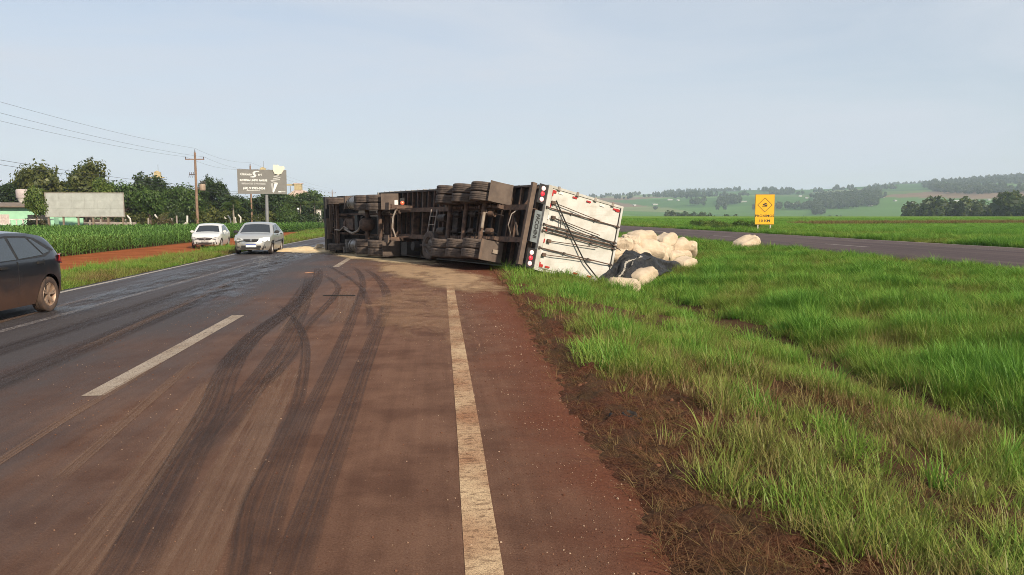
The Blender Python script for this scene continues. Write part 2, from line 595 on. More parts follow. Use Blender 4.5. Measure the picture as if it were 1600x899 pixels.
for y0, y1, x0, x1 in ((7.55, 13.55, -3.34, -3.52), (26.2, 31.4, -3.56, -3.72), (43, 48.5, -3.9, -4.0), (-10, -4, -3.2, -3.25)):
    strip('lane_dash', [(x0, y0), ((x0 + x1) / 2, (y0 + y1) / 2), (x1, y1)], .21, M_dash, .004, road, 1)
strip('edge_line', [(.19, -12), (.19, 3), (.2, 6), (.195, 11), (.19, 17), (.19, 20)], .185, M_edge, .004, road, 1)
strip('worn_lane_line', [(-6.45, 6), (-6.62, 15.6), (-6.83, 27), (-7.0, 50)], .14, M_faint, .004, road, 2)
strip('verge_line', [(left_edge(y) + .22, y) for y in (-5, 10, 18, 27, 36, 50, 64, 120)], .13, M_line2, .004, road, 2)
for k in range(16):
    strip('lane_dash', [(19.15, 1 + k * 16), (19.15, 5 + k * 16)], .14, M_line2, .304, road2, 2)
strip('edge_line', [(22.95, -20), (22.95, 100), (22.95, 300)], .14, M_faint, .304, road2, 8)
strip('edge_line', [(25.05, -20), (25.05, 100), (25.05, 300)], .16, M_line2, .304, road2, 8)

def mark_mat(name, col, strength, lines=0.0, rough=.7, nscale=5):
    """tyre rub / dust streak: strongest in the middle, ragged edges, fades at both ends"""
    t = NT(name)
    uv = t.n('SeparateXYZ', Vector=t.coord('UV'))
    U, V = uv.outputs[0], uv.outputs[1]
    e = t.math('MULTIPLY', t.rng(U, 0, .09, 0, 1, True), t.rng(U, 1, .91, 0, 1, True))
    v = t.math('MULTIPLY', t.rng(V, 0, .07, 0, 1, True), t.rng(V, 1, .86, 0, 1, True))
    nz = t.rng(t.noise(nscale, 8, .7), .30, .55, .6, 1)
    gr = t.rng(t.noise(170, 4, .7), .3, .6, .45, 1)
    a = t.math('MULTIPLY', t.math('MULTIPLY', e, v), t.math('MULTIPLY', nz, gr))
    if lines:
        mp = t.n('CombineXYZ', X=t.math('MULTIPLY', U, lines), Y=t.math('MULTIPLY', V, 1.5))
        st = t.rng(t.noise(1.0, 3, .6, 0, mp.outputs[0]), .38, .56, .12, 1)
        a = t.math('MULTIPLY', a, st)
    a = t.math('MULTIPLY', a, strength)
    b = t.bsdf(col, rough, spec=.1)
    tr = t.n('BsdfTransparent')
    m = t.n('MixShader'); t.set(m.inputs[0], a); t.set(m.inputs[1], tr.outputs[0]); t.set(m.inputs[2], b.outputs[0])
    return t.done(m)

M_skid = mark_mat('tyre_rub', (.050, .036, .033), .60, 18)
M_skid2 = mark_mat('tyre_rub_faint', (.045, .033, .030), .6, 5)
M_dust = mark_mat('dust_streak', (.200, .120, .080), .7, 6)
skids = [
    ([(-1.50, 3.0), (-1.54, 3.7), (-1.67, 4.5), (-1.84, 5.6), (-2.05, 6.95), (-2.36, 8.55), (-2.63, 10.42), (-2.72, 12.1), (-2.86, 14.9), (-3.51, 20.6)], .30, M_skid),
    ([(-.97, 3.0), (-1.0, 3.65), (-1.17, 4.6), (-1.25, 5.9), (-1.40, 7.6), (-1.89, 10.67), (-2.59, 13.4), (-3.37, 15.6)], .13, M_skid2),
    ([(-.86, 2.8), (-.9, 3.64), (-1.02, 4.65), (-1.15, 6.45), (-1.25, 8.55), (-1.38, 10.8), (-1.6, 14.3), (-1.91, 18.7), (-2.47, 23.3), (-3.21, 27.2)], .18, M_skid),
    ([(-.70, 2.8), (-.74, 3.63), (-.78, 4.63), (-.83, 6.43), (-.9, 8.5), (-.98, 11.5), (-1.1, 15.2), (-1.4, 18.6), (-1.98, 22.5), (-2.62, 25.6)], .22, M_skid),
    ([(-1.78, 4.94), (-1.80, 6.3), (-1.96, 8.6), (-2.18, 10.9), (-2.59, 14.4), (-3.23, 18.8), (-3.83, 22.6)], .28, M_skid),
    ([(-2.40, 8.4), (-2.58, 10.1), (-2.73, 11.7), (-2.82, 15.0), (-3.23, 20.0), (-4.1, 26)], .30, M_skid),
    ([(-1.8, 7.5), (-1.86, 9.6), (-2.08, 11.8), (-2.18, 14.1), (-2.29, 16.5), (-2.57, 19.2), (-3.55, 23.1)], .16, M_skid2),
    ([(-1.09, 11.5), (-1.19, 12.8), (-1.46, 15.2), (-2.02, 19), (-2.85, 22.6), (-4.06, 27.3)], .14, M_skid),
    ([(-4.4, 5), (-4.6, 9), (-4.9, 15), (-5.3, 24)], .5, M_skid2),
    ([(-5.6, 8), (-5.7, 14), (-5.9, 24), (-6.1, 34)], .5, M_skid2),
]
for i, (pts, w, m) in enumerate(skids):
    strip('skid_mark', pts, w, m, .0065 + .0012 * i, road, .2)
dusts = [
    ([(-1.76, 3.0), (-1.81, 3.72), (-1.91, 4.63), (-2.05, 5.78), (-2.25, 7.2), (-2.45, 8.5)], .26, M_dust),
    ([(-3.0, 4.2), (-3.11, 5.6), (-3.2, 6.8), (-3.23, 7.8), (-3.28, 9.4)], .10, M_dust),
    ([(-1.22, 3.0), (-1.3, 4), (-1.45, 5.6), (-1.62, 7.4), (-1.8, 9)], .36, M_dust),
    ([(-2.35, 11.4), (-2.5, 13), (-2.75, 16), (-3.1, 18.4)], .22, M_dust),
    ([(-1.7, 12.4), (-1.85, 15), (-2.2, 18)], .4, M_dust),
    ([(-2.5, 5.0), (-2.7, 7), (-2.95, 9.5)], .12, M_dust),
    ([(-4.6, 10), (-5, 15), (-5.6, 22)], .2, M_dust),
    ([(-6.9, 7), (-7.1, 12), (-7.4, 18)], .16, M_dust),
]
for i, (pts, w, m) in enumerate(dusts):
    strip('dust_streak', pts, w, m, .0045 + .0002 * i, road, .2)

# spilled feed dust spread thin over the lane beside the truck
def film(name, ctr, rx, ry, rot, col, dens, parent, z, nsc=.8, lo=.42, hi=.62):
    t = NT(name)
    uv = t.n('VectorMath', _operation='SUBTRACT'); t.set(uv.inputs[0], t.coord('UV')); uv.inputs[1].default_value = (.5, .5, 0)
    ln = t.n('VectorMath', _operation='LENGTH'); t.set(ln.inputs[0], uv.outputs[0])
    rad_ = t.rng(ln.outputs['Value'], .5, .12, 0, 1, True)
    nz = t.noise(nsc, 9, .68, .6, t.coord('Object', (1.6, .7, 1)))
    a = t.rng(t.math('ADD', nz, t.rng(rad_, 0, 1, -.32, .12)), lo, hi)
    gr = t.rng(t.noise(90, 5, .7), .3, .58, .4, 1)
    a = t.math('MULTIPLY', t.math('MULTIPLY', a, gr), dens)
    c = t.mix(t.rng(t.noise(3, 6), .35, .65), col, tuple(k * .66 for k in col))
    b = t.bsdf(c, .9, spec=.2)
    tr = t.n('BsdfTransparent')
    m = t.n('MixShader'); t.set(m.inputs[0], a); t.set(m.inputs[1], tr.outputs[0]); t.set(m.inputs[2], b.outputs[0])
    M = t.done(m)
    c_, s_ = math.cos(rot), math.sin(rot)
    g = np.linspace(-1, 1, 9)
    U, V = np.meshgrid(g, g, indexing='ij')
    PX = ctr[0] + c_ * U * rx - s_ * V * ry
    PY = ctr[1] + s_ * U * rx + c_ * V * ry
    me = grid_mesh(name, np.stack([PX, PY, np.full_like(PX, z)], -1))
    uvl = me.uv_layers.new(name='UVMap')
    co = np.stack([(U.ravel() + 1) / 2, (V.ravel() + 1) / 2], 1)
    for lp in me.loops:
        uvl.data[lp.index].uv = co[lp.vertex_index]
    return link(name, me, M, parent)

film('feed_dust', (-.3, 22.5), 2.0, 9.5, R(15), (.46, .30, .17), .9, road, .0215, .55, .36, .60)
film('feed_dust', (-2.7, 32.0), 2.0, 8.5, R(26), (.60, .45, .27), .98, road, .0235, .6, .30, .55)
film('feed_dust', (-6.6, 38.5), 1.6, 4.2, R(20), (.70, .56, .36), 1.0, road, .0255, .9, .22, .45)
film('feed_dust', (-.5, 14.5), 1.7, 7.5, R(6), (.33, .19, .11), .55, road, .0195, 1.1, .48, .66)

# damp, washed streaks where fluid ran over the left lane
t = NT('damp_streak')
uv = t.n('SeparateXYZ', Vector=t.coord('UV'))
e = t.math('MULTIPLY', t.rng(uv.outputs[0], 0, .3, 0, 1, True), t.rng(uv.outputs[0], 1, .7, 0, 1, True))
v = t.math('MULTIPLY', t.rng(uv.outputs[1], 0, .2, 0, 1, True), t.rng(uv.outputs[1], 1, .9, 0, 1, True))
nz = t.rng(t.noise(1.0, 8, .7, .5, t.coord('Object', (3, .8, 1))), .40, .60)
a = t.math('MULTIPLY', t.math('MULTIPLY', e, v), nz)
b = t.bsdf((.05, .047, .052), .30, spec=.6, bump=t.noise(30, 5), bstr=.25, bdist=.01)
tr = t.n('BsdfTransparent')
m = t.n('MixShader'); t.set(m.inputs[0], t.math('MULTIPLY', a, .5)); t.set(m.inputs[1], tr.outputs[0]); t.set(m.inputs[2], b.outputs[0])
M_damp = t.done(m)
strip('damp_streak', [(-4.4, 13), (-5.3, 20), (-6.2, 28), (-6.6, 36)], 1.9, M_damp, .0275, road, .5)
strip('damp_streak', [(-6.6, 12), (-7.2, 20), (-7.6, 28)], 1.2, M_damp, .029, road, .5)

# ------------------------------------------------------------------ haze (closed box of even, thin air)
t = NT('haze_air')
pv = t.n('VolumePrincipled')
pv.inputs['Color'].default_value = (.70, .81, 1.0, 1)
pv.inputs['Density'].default_value = 0.00020
pv.inputs['Anisotropy'].default_value = 0.0
t.t.links.new(pv.outputs[0], t.out.inputs['Volume'])
hz = MB().box(-5400, 5400, -5400, 5400, -40, 195).build('haze', t.m)
tag(hz, kind='stuff')
t.m.cycles.volume_sampling = 'DISTANCE'
t.m.cycles.homogeneous_volume = True
hz.visible_shadow = True
# ------------------------------------------------------------------ shared vehicle materials
M_rubber = pmat('dusty_rubber', (.060, .048, .043), (.120, .090, .072), 7, .85, bump=.2, spec=.25)
M_under = pmat('oily_steel', (.026, .021, .019), (.085, .060, .047), 5, .7, .2, .3)
M_under2 = pmat('rusty_steel', (.055, .036, .028), (.145, .085, .057), 6, .8, .1, .3)
M_dark = pmat('dark_steel', (.012, .012, .013), (.030, .025, .023), 4, .6, .2, .2)
M_rim = pmat('steel_rim', (.20, .17, .15), (.09, .065, .05), 8, .6, .4, .2)
M_flap = pmat('dusty_flap', (.120, .088, .068), (.075, .055, .045), 3, .85, bump=.2)
M_flapmark = pmat('pale_mark', (.30, .25, .20), (.22, .17, .13), 5, .85)
M_bumper = pmat('dusty_bar', (.135, .092, .066), (.085, .058, .044), 4, .8, bump=.2)
M_alu = pmat('dull_aluminium', (.30, .29, .28), (.15, .12, .10), 5, .45, .7, .1)
M_pale = pmat('pale_metal', (.34, .30, .26), (.20, .15, .12), 6, .6, .3, .1)
M_blackp = pmat('black_paint', (.012, .012, .013), (.022, .018, .016), 5, .5, bump=.05)
M_red = pmat('red_reflector', (.42, .025, .02), (.30, .02, .02), 20, .35)
M_wref = pmat('white_reflector', (.72, .70, .68), (.55, .52, .5), 20, .35)

def lamp_mat(name, col, em, st):
    t = NT(name)
    return t.done(t.bsdf(col, .15, spec=.6, Emission__Color=(*em, 1), Emission__Strength=st))
M_lampw = lamp_mat('lamp_lit', (.8, .35, .33), (1, .62, .58), .75)
M_lampr = lamp_mat('lamp_red', (.7, .03, .04), (1, .03, .06), .55)
M_lampo = lamp_mat('lamp_orange', (.75, .16, .08), (1, .12, .05), .12)

# white, dented and scuffed rear doors
t = NT('scuffed_white')
n = t.noise(2.2, 7, .6)
col = t.mix(t.rng(n, .42, .72), (.53, .515, .475), (.41, .38, .33))
st = t.noise(1.0, 7, .7, 0, t.coord('Object', (1, 14, 1.2)))
col = t.mix(t.math('MULTIPLY', t.rng(st, .55, .72), .5), col, (.30, .25, .20))
sp = t.rng(t.noise(30, 6, .7), .62, .72)
col = t.mix(t.math('MULTIPLY', sp, .5), col, (.25, .18, .13))
M_door = t.done(t.bsdf(col, .5, 0, t.noise(3, 4), .25, .03))
M_white = pmat('white_frame', (.48, .47, .44), (.35, .33, .29), 3, .55, bump=.1)
M_box = pmat('grey_side_panel', (.30, .30, .29), (.22, .20, .18), 2, .6, bump=.1)
M_plate = pmat('grey_plate', (.17, .19, .20), (.12, .13, .13), 5, .5)
M_ink = pmat('black_ink', (.012, .012, .012), (.02, .02, .02), 5, .6)

# tyres (axis along Y, centred), shared by every truck wheel
def tyre_mesh(r, w, rim, name='tyre', grooves=4, seg=48):
    hw = w / 2
    prof = [(rim, -hw * .72), (rim + .02, -hw * .92), (rim + (r - rim) * .45, -hw), (r * .88, -hw * .985), (r * .945, -hw * .93), (r * .982, -hw * .84)]
    y = -hw * .78
    step = 2 * hw * .78 / grooves
    for g in range(grooves):
        y0 = -hw * .78 + g * step
        prof += [(r, y0 + step * .06), (r, y0 + step * .80), (r - .014, y0 + step * .84), (r - .014, y0 + step * .96)]
    prof = prof[:-2]
    prof += [(r * .982, hw * .84), (r * .945, hw * .93), (r * .88, hw * .985), (rim + (r - rim) * .45, hw), (rim + .02, hw * .92), (rim, hw * .72)]
    return MB().lathe(prof, seg).mesh(name, M_rubber, 32)

def rim_mesh(rim, w, name='wheel', mat=None, dish=.06):
    hw = w / 2
    m = MB()
    m.lathe([(rim * 1.02, -hw * .75), (rim * .96, -hw * .55), (rim * .92, hw * .2), (rim * .55, hw * .2 + dish), (rim * .50, hw * .55), (rim * .28, hw * .62), (.001, hw * .62)], 28)
    m.lathe([(.001, -hw * .2), (rim * .5, -hw * .2), (rim * .9, -hw * .4), (rim * 1.02, hw * .75), (rim * .95, hw * .6), (rim * .92, hw * .2)], 28)
    for k in range(10):
        g = 2 * math.pi * k / 10
        m.cyl((rim * .42 * math.cos(g), hw * .5, rim * .42 * math.sin(g)), (rim * .42 * math.cos(g), hw * .72, rim * .42 * math.sin(g)), rim * .045, seg=6)
    return m.mesh(name, mat or M_rim, 35)

TR, TW = .52, .305
me_tyre = tyre_mesh(TR, TW, .29)
me_rim = rim_mesh(.29, TW)

def truck_wheel(parent, M):
    w = link('wheel', me_rim, None, parent)
    w.matrix_local = M
    ty = link('tyre', me_tyre, None, w)
    return w

# ------------------------------------------------------------------ overturned semi-trailer
FL = 1.35                                    # floor height when upright
HW = 1.30                                    # half width
U_AX = R(27.0)                               # the trailer points 27 degrees left of the road
P0 = Vector((2.73, 22.95, .10))              # rear floor corner that lies on the ground
u = Vector((-math.sin(U_AX), math.cos(U_AX), 0))
r_ = Vector((math.cos(U_AX), math.sin(U_AX), 0))
up = Vector((0, 0, 1))

def tipped(name, roll, pivot, label, cat, x_off=0.0, half=HW, floor=FL):
    """Empty whose local frame is the upright vehicle (x ahead, y left, z up), lying on its right side"""
    a = R(roll)
    V = r_ * math.cos(a) - up * math.sin(a)      # vehicle up
    Hd = r_ * math.sin(a) + up * math.cos(a)     # vehicle left, now skyward
    e = empty(name, label=label, cat=cat)
    org = pivot + Hd * half - V * floor + u * x_off
    e.matrix_world = Matrix(((u.x, Hd.x, V.x, org.x), (u.y, Hd.y, V.y, org.y), (u.z, Hd.z, V.z, org.z), (0, 0, 0, 1)))
    return e

trailer = tipped('semi_trailer', 0, P0, 'long grain trailer tipped on its side with white rear doors and dark undercarriage showing', 'trailer')

def twist_ang(x):
    return R(float(np.interp(x, [-.5, 0, 1.2, 3.7, 7, 12], [12.5, 12.5, 11.5, 7.0, 3.0, 1.0])))

def tw(p):
    """the frame wrung along its length: rear leans over most"""
    x, y, z = p
    a = twist_ang(x)
    dy, dz = y + HW, z - FL
    c, s = math.cos(a), math.sin(a)
    return (x, -HW + c * dy - s * dz, FL + s * dy + c * dz)

def twM(x, y, z):
    a = twist_ang(x)
    M = Matrix.Translation((0, -HW, FL)) @ Matrix.Rotation(a, 4, 'X') @ Matrix.Translation((0, HW, -FL))
    return M @ Matrix.Translation((x, y, z))

def tp(mb, name, mat, smooth=None, parent=None):
    return mb.build(name, mat, parent or trailer, smooth, tw)

def xsplit(mb, x0, x1, y0, y1, z0, z1, n=14):
    for i in range(n):
        a, b = x0 + (x1 - x0) * i / n, x0 + (x1 - x0) * (i + 1) / n
        mb.box(a, b, y0, y1, z0, z1)
    return mb

def long_box(x0, x1, y0, y1, z0, z1, n=14):
    """box split along x so it can follow the twist, without inner walls"""
    m = MB()
    xs = [x0 + (x1 - x0) * i / n for i in range(n + 1)]
    vs = []
    for x in xs:
        vs += [(x, y0, z0), (x, y1, z0), (x, y1, z1), (x, y0, z1)]
    fs = [(0, 3, 2, 1), (4 * n, 4 * n + 1, 4 * n + 2, 4 * n + 3)]
    for i in range(n):
        for k in range(4):
            a, b = 4 * i + k, 4 * i + (k + 1) % 4
            fs.append((a, b, b + 4, a + 4))
    return m.add(vs, fs)

TL, BH = 11.9, 2.95
tp(long_box(.06, TL, -HW + .05, HW - .05, FL - .05, FL), 'floor', M_dark)
for sgn, nm in ((1, 'side_wall'), (-1, 'side_wall')):
    y0, y1 = (HW - .05, HW) if sgn > 0 else (-HW, -HW + .05)
    tp(long_box(.06, TL, y0, y1, FL - .05, FL + BH), nm, M_box)
for k in range(22):
    x = .5 + k * .52
    tp(MB().box(x, x + .06, HW + .001, HW + .03, FL, FL + BH - .05), 'wall_post', M_box)
tp(MB().box(TL - .003, TL + .06, -HW, HW, FL - .1, FL + BH), 'front_wall', M_box)
for k in range(7):
    x = 1.0 + k * 1.7
    tp(MB().tube([(x, -HW + .03, FL + BH - .05), (x, -.7, FL + BH + .1), (x, 0, FL + BH + .15), (x, .7, FL + BH + .1), (x, HW - .03, FL + BH - .05)], .025, 6), 'roof_bow', M_under)
# underside
for k in range(26):
    x = .25 + k * .45
    m = MB().box(x, x + .012, -1.24, 1.24, FL - .17, FL - .053)
    m.box(x - .025, x + .037, -1.24, 1.24, FL - .18, FL - .1702)
    tp(m, 'cross_member', M_under2 if k % 4 else M_bumper)
for s in (-1, 1):
    yc = s * .50
    m = long_box(.10, 8.7, yc - .01, yc + .01, FL - .52, FL - .185)
    for part in (long_box(.10, 8.7, yc - .08, yc + .08, FL - .545, FL - .5202), long_box(8.7, 11.2, yc - .07, yc + .07, FL - .36, FL - .185, 4)):
        m.add(part.v, part.f)
    tp(m, 'chassis_rail', M_under2)
    tp(long_box(.2, 11.5, s * 1.24 - .03, s * 1.24 + .03, FL - .20, FL - .055), 'side_rail', M_under)
    # folded landing gear: leg, cross foot
    m = MB().box(8.25, 8.42, s * .62 - .07, s * .62 + .07, FL - 1.08, FL - .19)
    m.box(8.28, 8.39, s * .62 - .05, s * .62 + .05, FL - 1.2, FL - 1.0802)
    leg = tp(m, 'landing_leg', M_under2)
    tp(MB().box(8.16, 8.51, s * .62 - .14, s * .62 + .14, FL - 1.245, FL - 1.2002), 'leg_foot', M_bumper, parent=leg)
    tp(MB().bar((8.33, s * .55, FL - .9), (9.0, s * .25, FL - .4), .05, .05), 'leg_brace', M_under2)
    tp(MB().bar((8.33, s * .55, FL - .75), (7.6, s * .5, FL - .5), .05, .05), 'leg_brace', M_under2)
tp(MB().tube([(8.33, -.55, FL - .85), (8.42, -.2, FL - .95), (8.42, .2, FL - .95), (8.33, .55, FL - .85)], .035, 8), 'leg_shaft', M_pale)
tp(MB().bar((9.0, -.5, FL - .42), (9.0, .5, FL - .42), .1, .12), 'frame_brace', M_under2)
for x in (5.3, 6.9, 7.7, .95):
    tp(MB().box(x, x + .08, -.49, .49, FL - .42, FL - .2), 'frame_brace', M_under2)
tp(MB().bar((1.1, .48, FL - .38), (.6, -.35, FL - .38), .04, .06), 'frame_brace', M_under)
tp(MB().bar((.55, .52, FL - .40), (.20, 1.2, FL - .2), .05, .06), 'frame_brace', M_under2)
tp(MB().bar((.55, -.52, FL - .40), (.20, -1.2, FL - .2), .05, .06), 'frame_brace', M_under)
tp(MB().bar((4.6, .55, FL - .42), (4.3, 1.2, FL - .2), .05, .06), 'frame_brace', M_under)

AX = (2.02, 3.10, 4.14)
for i, ax in enumerate(AX):
    tp(MB().cyl((ax, -1.0, FL - .84), (ax, 1.0, FL - .84), .075, seg=14), 'axle', M_under2, 40)
    for s in (-1, 1):
        # leaf spring pack
        m = MB()
        for j in range(5):
            L = .55 - .07 * j
            for q in range(6):
                x0, x1 = ax - L + 2 * L * q / 6, ax - L + 2 * L * (q + 1) / 6
                f = lambda x: FL - .70 - .02 * j + .12 * ((x - ax) / .55) ** 2
                m.bar((x0, s * .5, f(x0)), (x1, s * .5, f(x1)), .08, .017)
        tp(m, 'leaf_spring', M_under2)
        tp(MB().box(ax - .64, ax - .54, s * .5 - .06, s * .5 + .06, FL - .74, FL - .5452), 'spring_hanger', M_under2)
        tp(MB().cyl((ax - .12, s * .28, FL - .70), (ax - .32, s * .28, FL - .62), .10, seg=14), 'brake_chamber', M_under if i != 0 else M_under2, 40)
        tp(MB().bar((ax, s * .3, FL - .86), (ax - .16, s * .3, FL - .70), .035, .05), 'brake_lever', M_pale if i == 0 else M_under)
        tp(MB().cyl((ax, s * .6, FL - .84), (ax, s * .78, FL - .84), .21, seg=18), 'brake_drum', M_under2, 40)
        for yy in (.745, 1.06):
            truck_wheel(trailer, twM(ax, s * (yy), FL - .84) @ Matrix.Rotation(0 if s > 0 else math.pi, 4, 'Z'))
# a paler brake camshaft tube and air lines
tp(MB().cyl((1.84, -.22, FL - .93), (1.84, .28, FL - .93), .05, seg=12), 'brake_tube', M_flapmark, 40)
tp(MB().tube([(.72, .45, FL - .45), (.62, .25, FL - .72), (.60, -.1, FL - .78), (.75, -.42, FL - .5)], .018, 6), 'air_hose', M_pale)
tp(MB().tube([(4.1, .35, FL - .6), (3.2, .3, FL - .66), (2.0, .34, FL - .62), (1.1, .2, FL - .7)], .016, 6), 'air_hose', M_under)
tp(MB().tube([(4.1, -.3, FL - .6), (3.4, -.34, FL - .68), (2.2, -.3, FL - .66), (1.3, -.35, FL - .7)], .016, 6), 'air_hose', M_blackp)
for yy in (-.28, .18):
    tp(MB().cyl((4.75, yy, FL - .60), (5.25, yy, FL - .60), .13, seg=18), 'air_tank', M_under, 40)
# mud flaps behind the last wheels: bowed rubber sheet with a stiffener
for s in (-1, 1):
    m = MB()
    n_ = 8
    vs, fs = [], []
    for k in range(n_ + 1):
        z = FL - .36 - .78 * k / n_
        x = 1.34 + .10 * math.sin(k / n_ * 2.2) * (1 if s > 0 else .6)
        for y in (s * .60, s * 1.24):
            vs += [(x, y, z), (x - .014, y, z)]
    for k in range(n_):
        b = 4 * k
        fs += [(b, b + 4, b + 6, b + 2), (b + 1, b + 3, b + 7, b + 5), (b, b + 1, b + 5, b + 4), (b + 2, b + 6, b + 7, b + 3)]
    fs += [(0, 2, 3, 1), (4 * n_, 4 * n_ + 1, 4 * n_ + 3, 4 * n_ + 2)]
    m.add(vs, fs)
    fl = tp(m, 'mud_flap', M_flap, 40)
    if s < 0:
        tp(MB().box(1.318, 1.335, -.98, -.86, FL - .72, FL - .52), 'worn_patch', M_flapmark, parent=fl)
        tp(MB().box(1.30, 1.34, -1.24, -.6, FL - 1.19, FL - 1.10), 'flap_stiffener', M_bumper, parent=fl)
    tp(MB().bar((1.40, s * .45, FL - .37), (1.40, s * 1.24, FL - .37), .04, .05), 'flap_bracket', M_under)
# rear: bumper bar, lamp boards, maker's plate
tp(MB().box(-.08, .03, -1.24, 1.24, FL - .62, FL - .47), 'bumper', M_bumper)
for s in (-.62, .62):
    tp(MB().bar((.0, s, FL - .5), (.35, s * .8, FL - .3), .06, .1), 'bumper_arm', M_under2)
for s in (-1, 1):
    bd = tp(MB().box(-.04, -.015, s * .98 - .29, s * .98 + .29, FL - .34, FL - .04), 'lamp_board', M_blackp)
    for k in range(3):
        yc = s * .98 + (k - 1) * .165
        m = MB().lathe([(.072, 0), (.066, -.018), (.045, -.03), (.001, -.034)], 18, 'X', (-.041, yc, FL - .19))
        tp(m, 'tail_lamp', M_lampr if k == 1 else M_lampw, 50, bd)
pl = tp(MB().box(-.045, -.02, -.50, .46, FL - .34, FL - .08), 'maker_plate', M_plate)
me = text_mesh('FACCHINI', .175, M_ink, 'lettering', .003, bold=.006, sx=.92)
# text plane: x -> -y (reads left to right from behind), y -> z, faces -x
me.transform(Matrix(((0, 0, -1, -.049), (-1, 0, 0, -.01), (0, 1, 0, FL - .21), (0, 0, 0, 1))))
for v in me.vertices: v.co = tw(v.co)
link('lettering', me, None, pl)
# white sill and frame of the doors
tp(MB().box(-.07, .055, -HW, HW, FL - .03, FL + .13), 'rear_sill', M_white)
tp(MB().box(-.06, .055, HW - .07, HW + .005, FL + .1302, FL + BH + .02), 'door_post', M_white)
tp(MB().box(-.06, .055, -HW - .005, -HW + .07, FL + .1302, FL + BH + .02), 'door_post', M_white)
tp(MB().box(-.06, .055, -HW + .0702, HW - .0702, FL + BH - .06, FL + BH + .02), 'top_rail', M_white)
dents = [(random.uniform(-1.1, 1.1), random.uniform(.3, 2.7), random.uniform(.12, .4), random.uniform(-.05, .035)) for _ in range(16)]
dents += [(-.5, 2.4, .5, .09), (.35, 2.5, .35, -.06), (-.9, 1.6, .5, .05)]
def dent(y, z):
    return sum(a * math.exp(-((y - b) ** 2 + (z - c) ** 2) / (d * d)) for b, c, d, a in dents) * 1.0
for s in (-1, 1):
    y0, y1 = (.008, HW - .085) if s > 0 else (-HW + .085, -.008)
    ny, nz_ = 22, 40
    G = np.zeros((ny, nz_, 3))
    for i in range(ny):
        for j in range(nz_):
            y = y0 + (y1 - y0) * i / (ny - 1); z = .16 + (BH - .25) * j / (nz_ - 1)
            edge = min(1, (BH - .08 - z) / .2, (z - .14) / .2, abs(y - y0) / .1 + .2, abs(y - y1) / .1 + .2)
            G[i, j] = tw((-.035 + .6 * dent(y, z) * max(edge, 0), y, FL + z))
    leaf = link('rear_door', grid_mesh('rear_door', G[::-1] if True else G), M_door, trailer)
    # hinges along the outer post
    for k in range(4):
        z = FL + .35 + k * .72
        tp(MB().box(-.085, -.0605, s * (HW - .02) - .05, s * (HW - .02) + .05, z - .04, z + .04).cyl((-.09, s * (HW - .085), z - .07), (-.09, s * (HW - .085), z + .07), .018, seg=8), 'hinge', M_pale, parent=leaf)
    # lock rods run floor to roof, with keepers and guide brackets
    for yy in (.62, .10):
        y = s * yy
        rod = tp(MB().cyl((-.10, y, FL - .0), (-.10, y, FL + BH - .02), .019, seg=8), 'lock_rod', M_under2, 40, leaf)
    for yy in (.62, .10):
        for zz in (.02, .95, 1.9, BH - .12):
            y = s * yy
            tp(MB().box(-.125, -.0708, y - .035, y + .035, FL + zz - .03, FL + zz + .03), 'rod_bracket', M_under, None, leaf)
    for yy, zz in ((.36, .28), (.80, .18)):
        y = s * yy
        h = MB().box(-.14, -.06, y - .05, y + .05, FL + zz - .03, FL + zz + .09)
        h.tube([(-.12, y, FL + zz), (-.135, y - s * .04, FL + zz + .5), (-.13, y - s * .10, FL + zz + 1.15), (-.12, y - s * .16, FL + zz + 1.9)], .013, 6)
        tp(h, 'lock_handle', M_under2, None, leaf)
    # dark rubber seal at the top edge
    tp(MB().box(-.055, -.04, min(y0, y1), max(y0, y1), FL + BH - .095, FL + BH - .07), 'door_seal', M_blackp, None, leaf)
tp(MB().cyl((-.105, 0, FL + .02), (-.105, 0, FL + BH - .02), .024, seg=10), 'centre_bar', M_under2, 40)
# red and white tape round the doors
tape = []
for k in range(7):
    tape.append((-1.1 + k * .36, .155, True))
for k in range(5):
    tape.append((1.14, .45 + k * .55, False)); tape.append((-1.14, .45 + k * .55, False))
for k, (y, z, vert) in enumerate(tape):
    a, b = (.06, .028) if vert else (.026, .085)
    x = -.043 + .6 * dent(y, z) * .3 - .012
    tp(MB().box(x - .012, x, y - a, y + a, FL + z - b, FL + z + b), 'reflective_tape', M_red if k % 3 != 1 else M_wref)
for y, z in ((1.14, .2), (-1.14, .2), (1.13, BH - .2), (-1.13, BH - .2)):
    tp(MB().box(-.066, -.055, y - .045, y + .045, FL + z - .08, FL + z + .08), 'reflective_tape', M_red)
# strap slung across the doors
tp(MB().tube([(-.13, .88, FL + .28), (-.12, .4, FL + .7), (-.13, -.2, FL + 1.25), (-.125, -.75, FL + 1.8), (-.14, -1.22, FL + 2.5)], .022, 6), 'tie_strap', M_blackp)
tp(MB().tube([(-.14, .5, FL + .55), (-.15, .12, FL + .6), (-.14, -.05, FL + .35)], .016, 6), 'tie_strap', M_blackp)
tp(MB().tube([(-.13, .36, FL + .2), (-.12, .2, FL + 1.3), (-.13, .1, FL + 2.4), (-.14, -.1, FL + 3.1)], .012, 6), 'tie_strap', M_blackp)
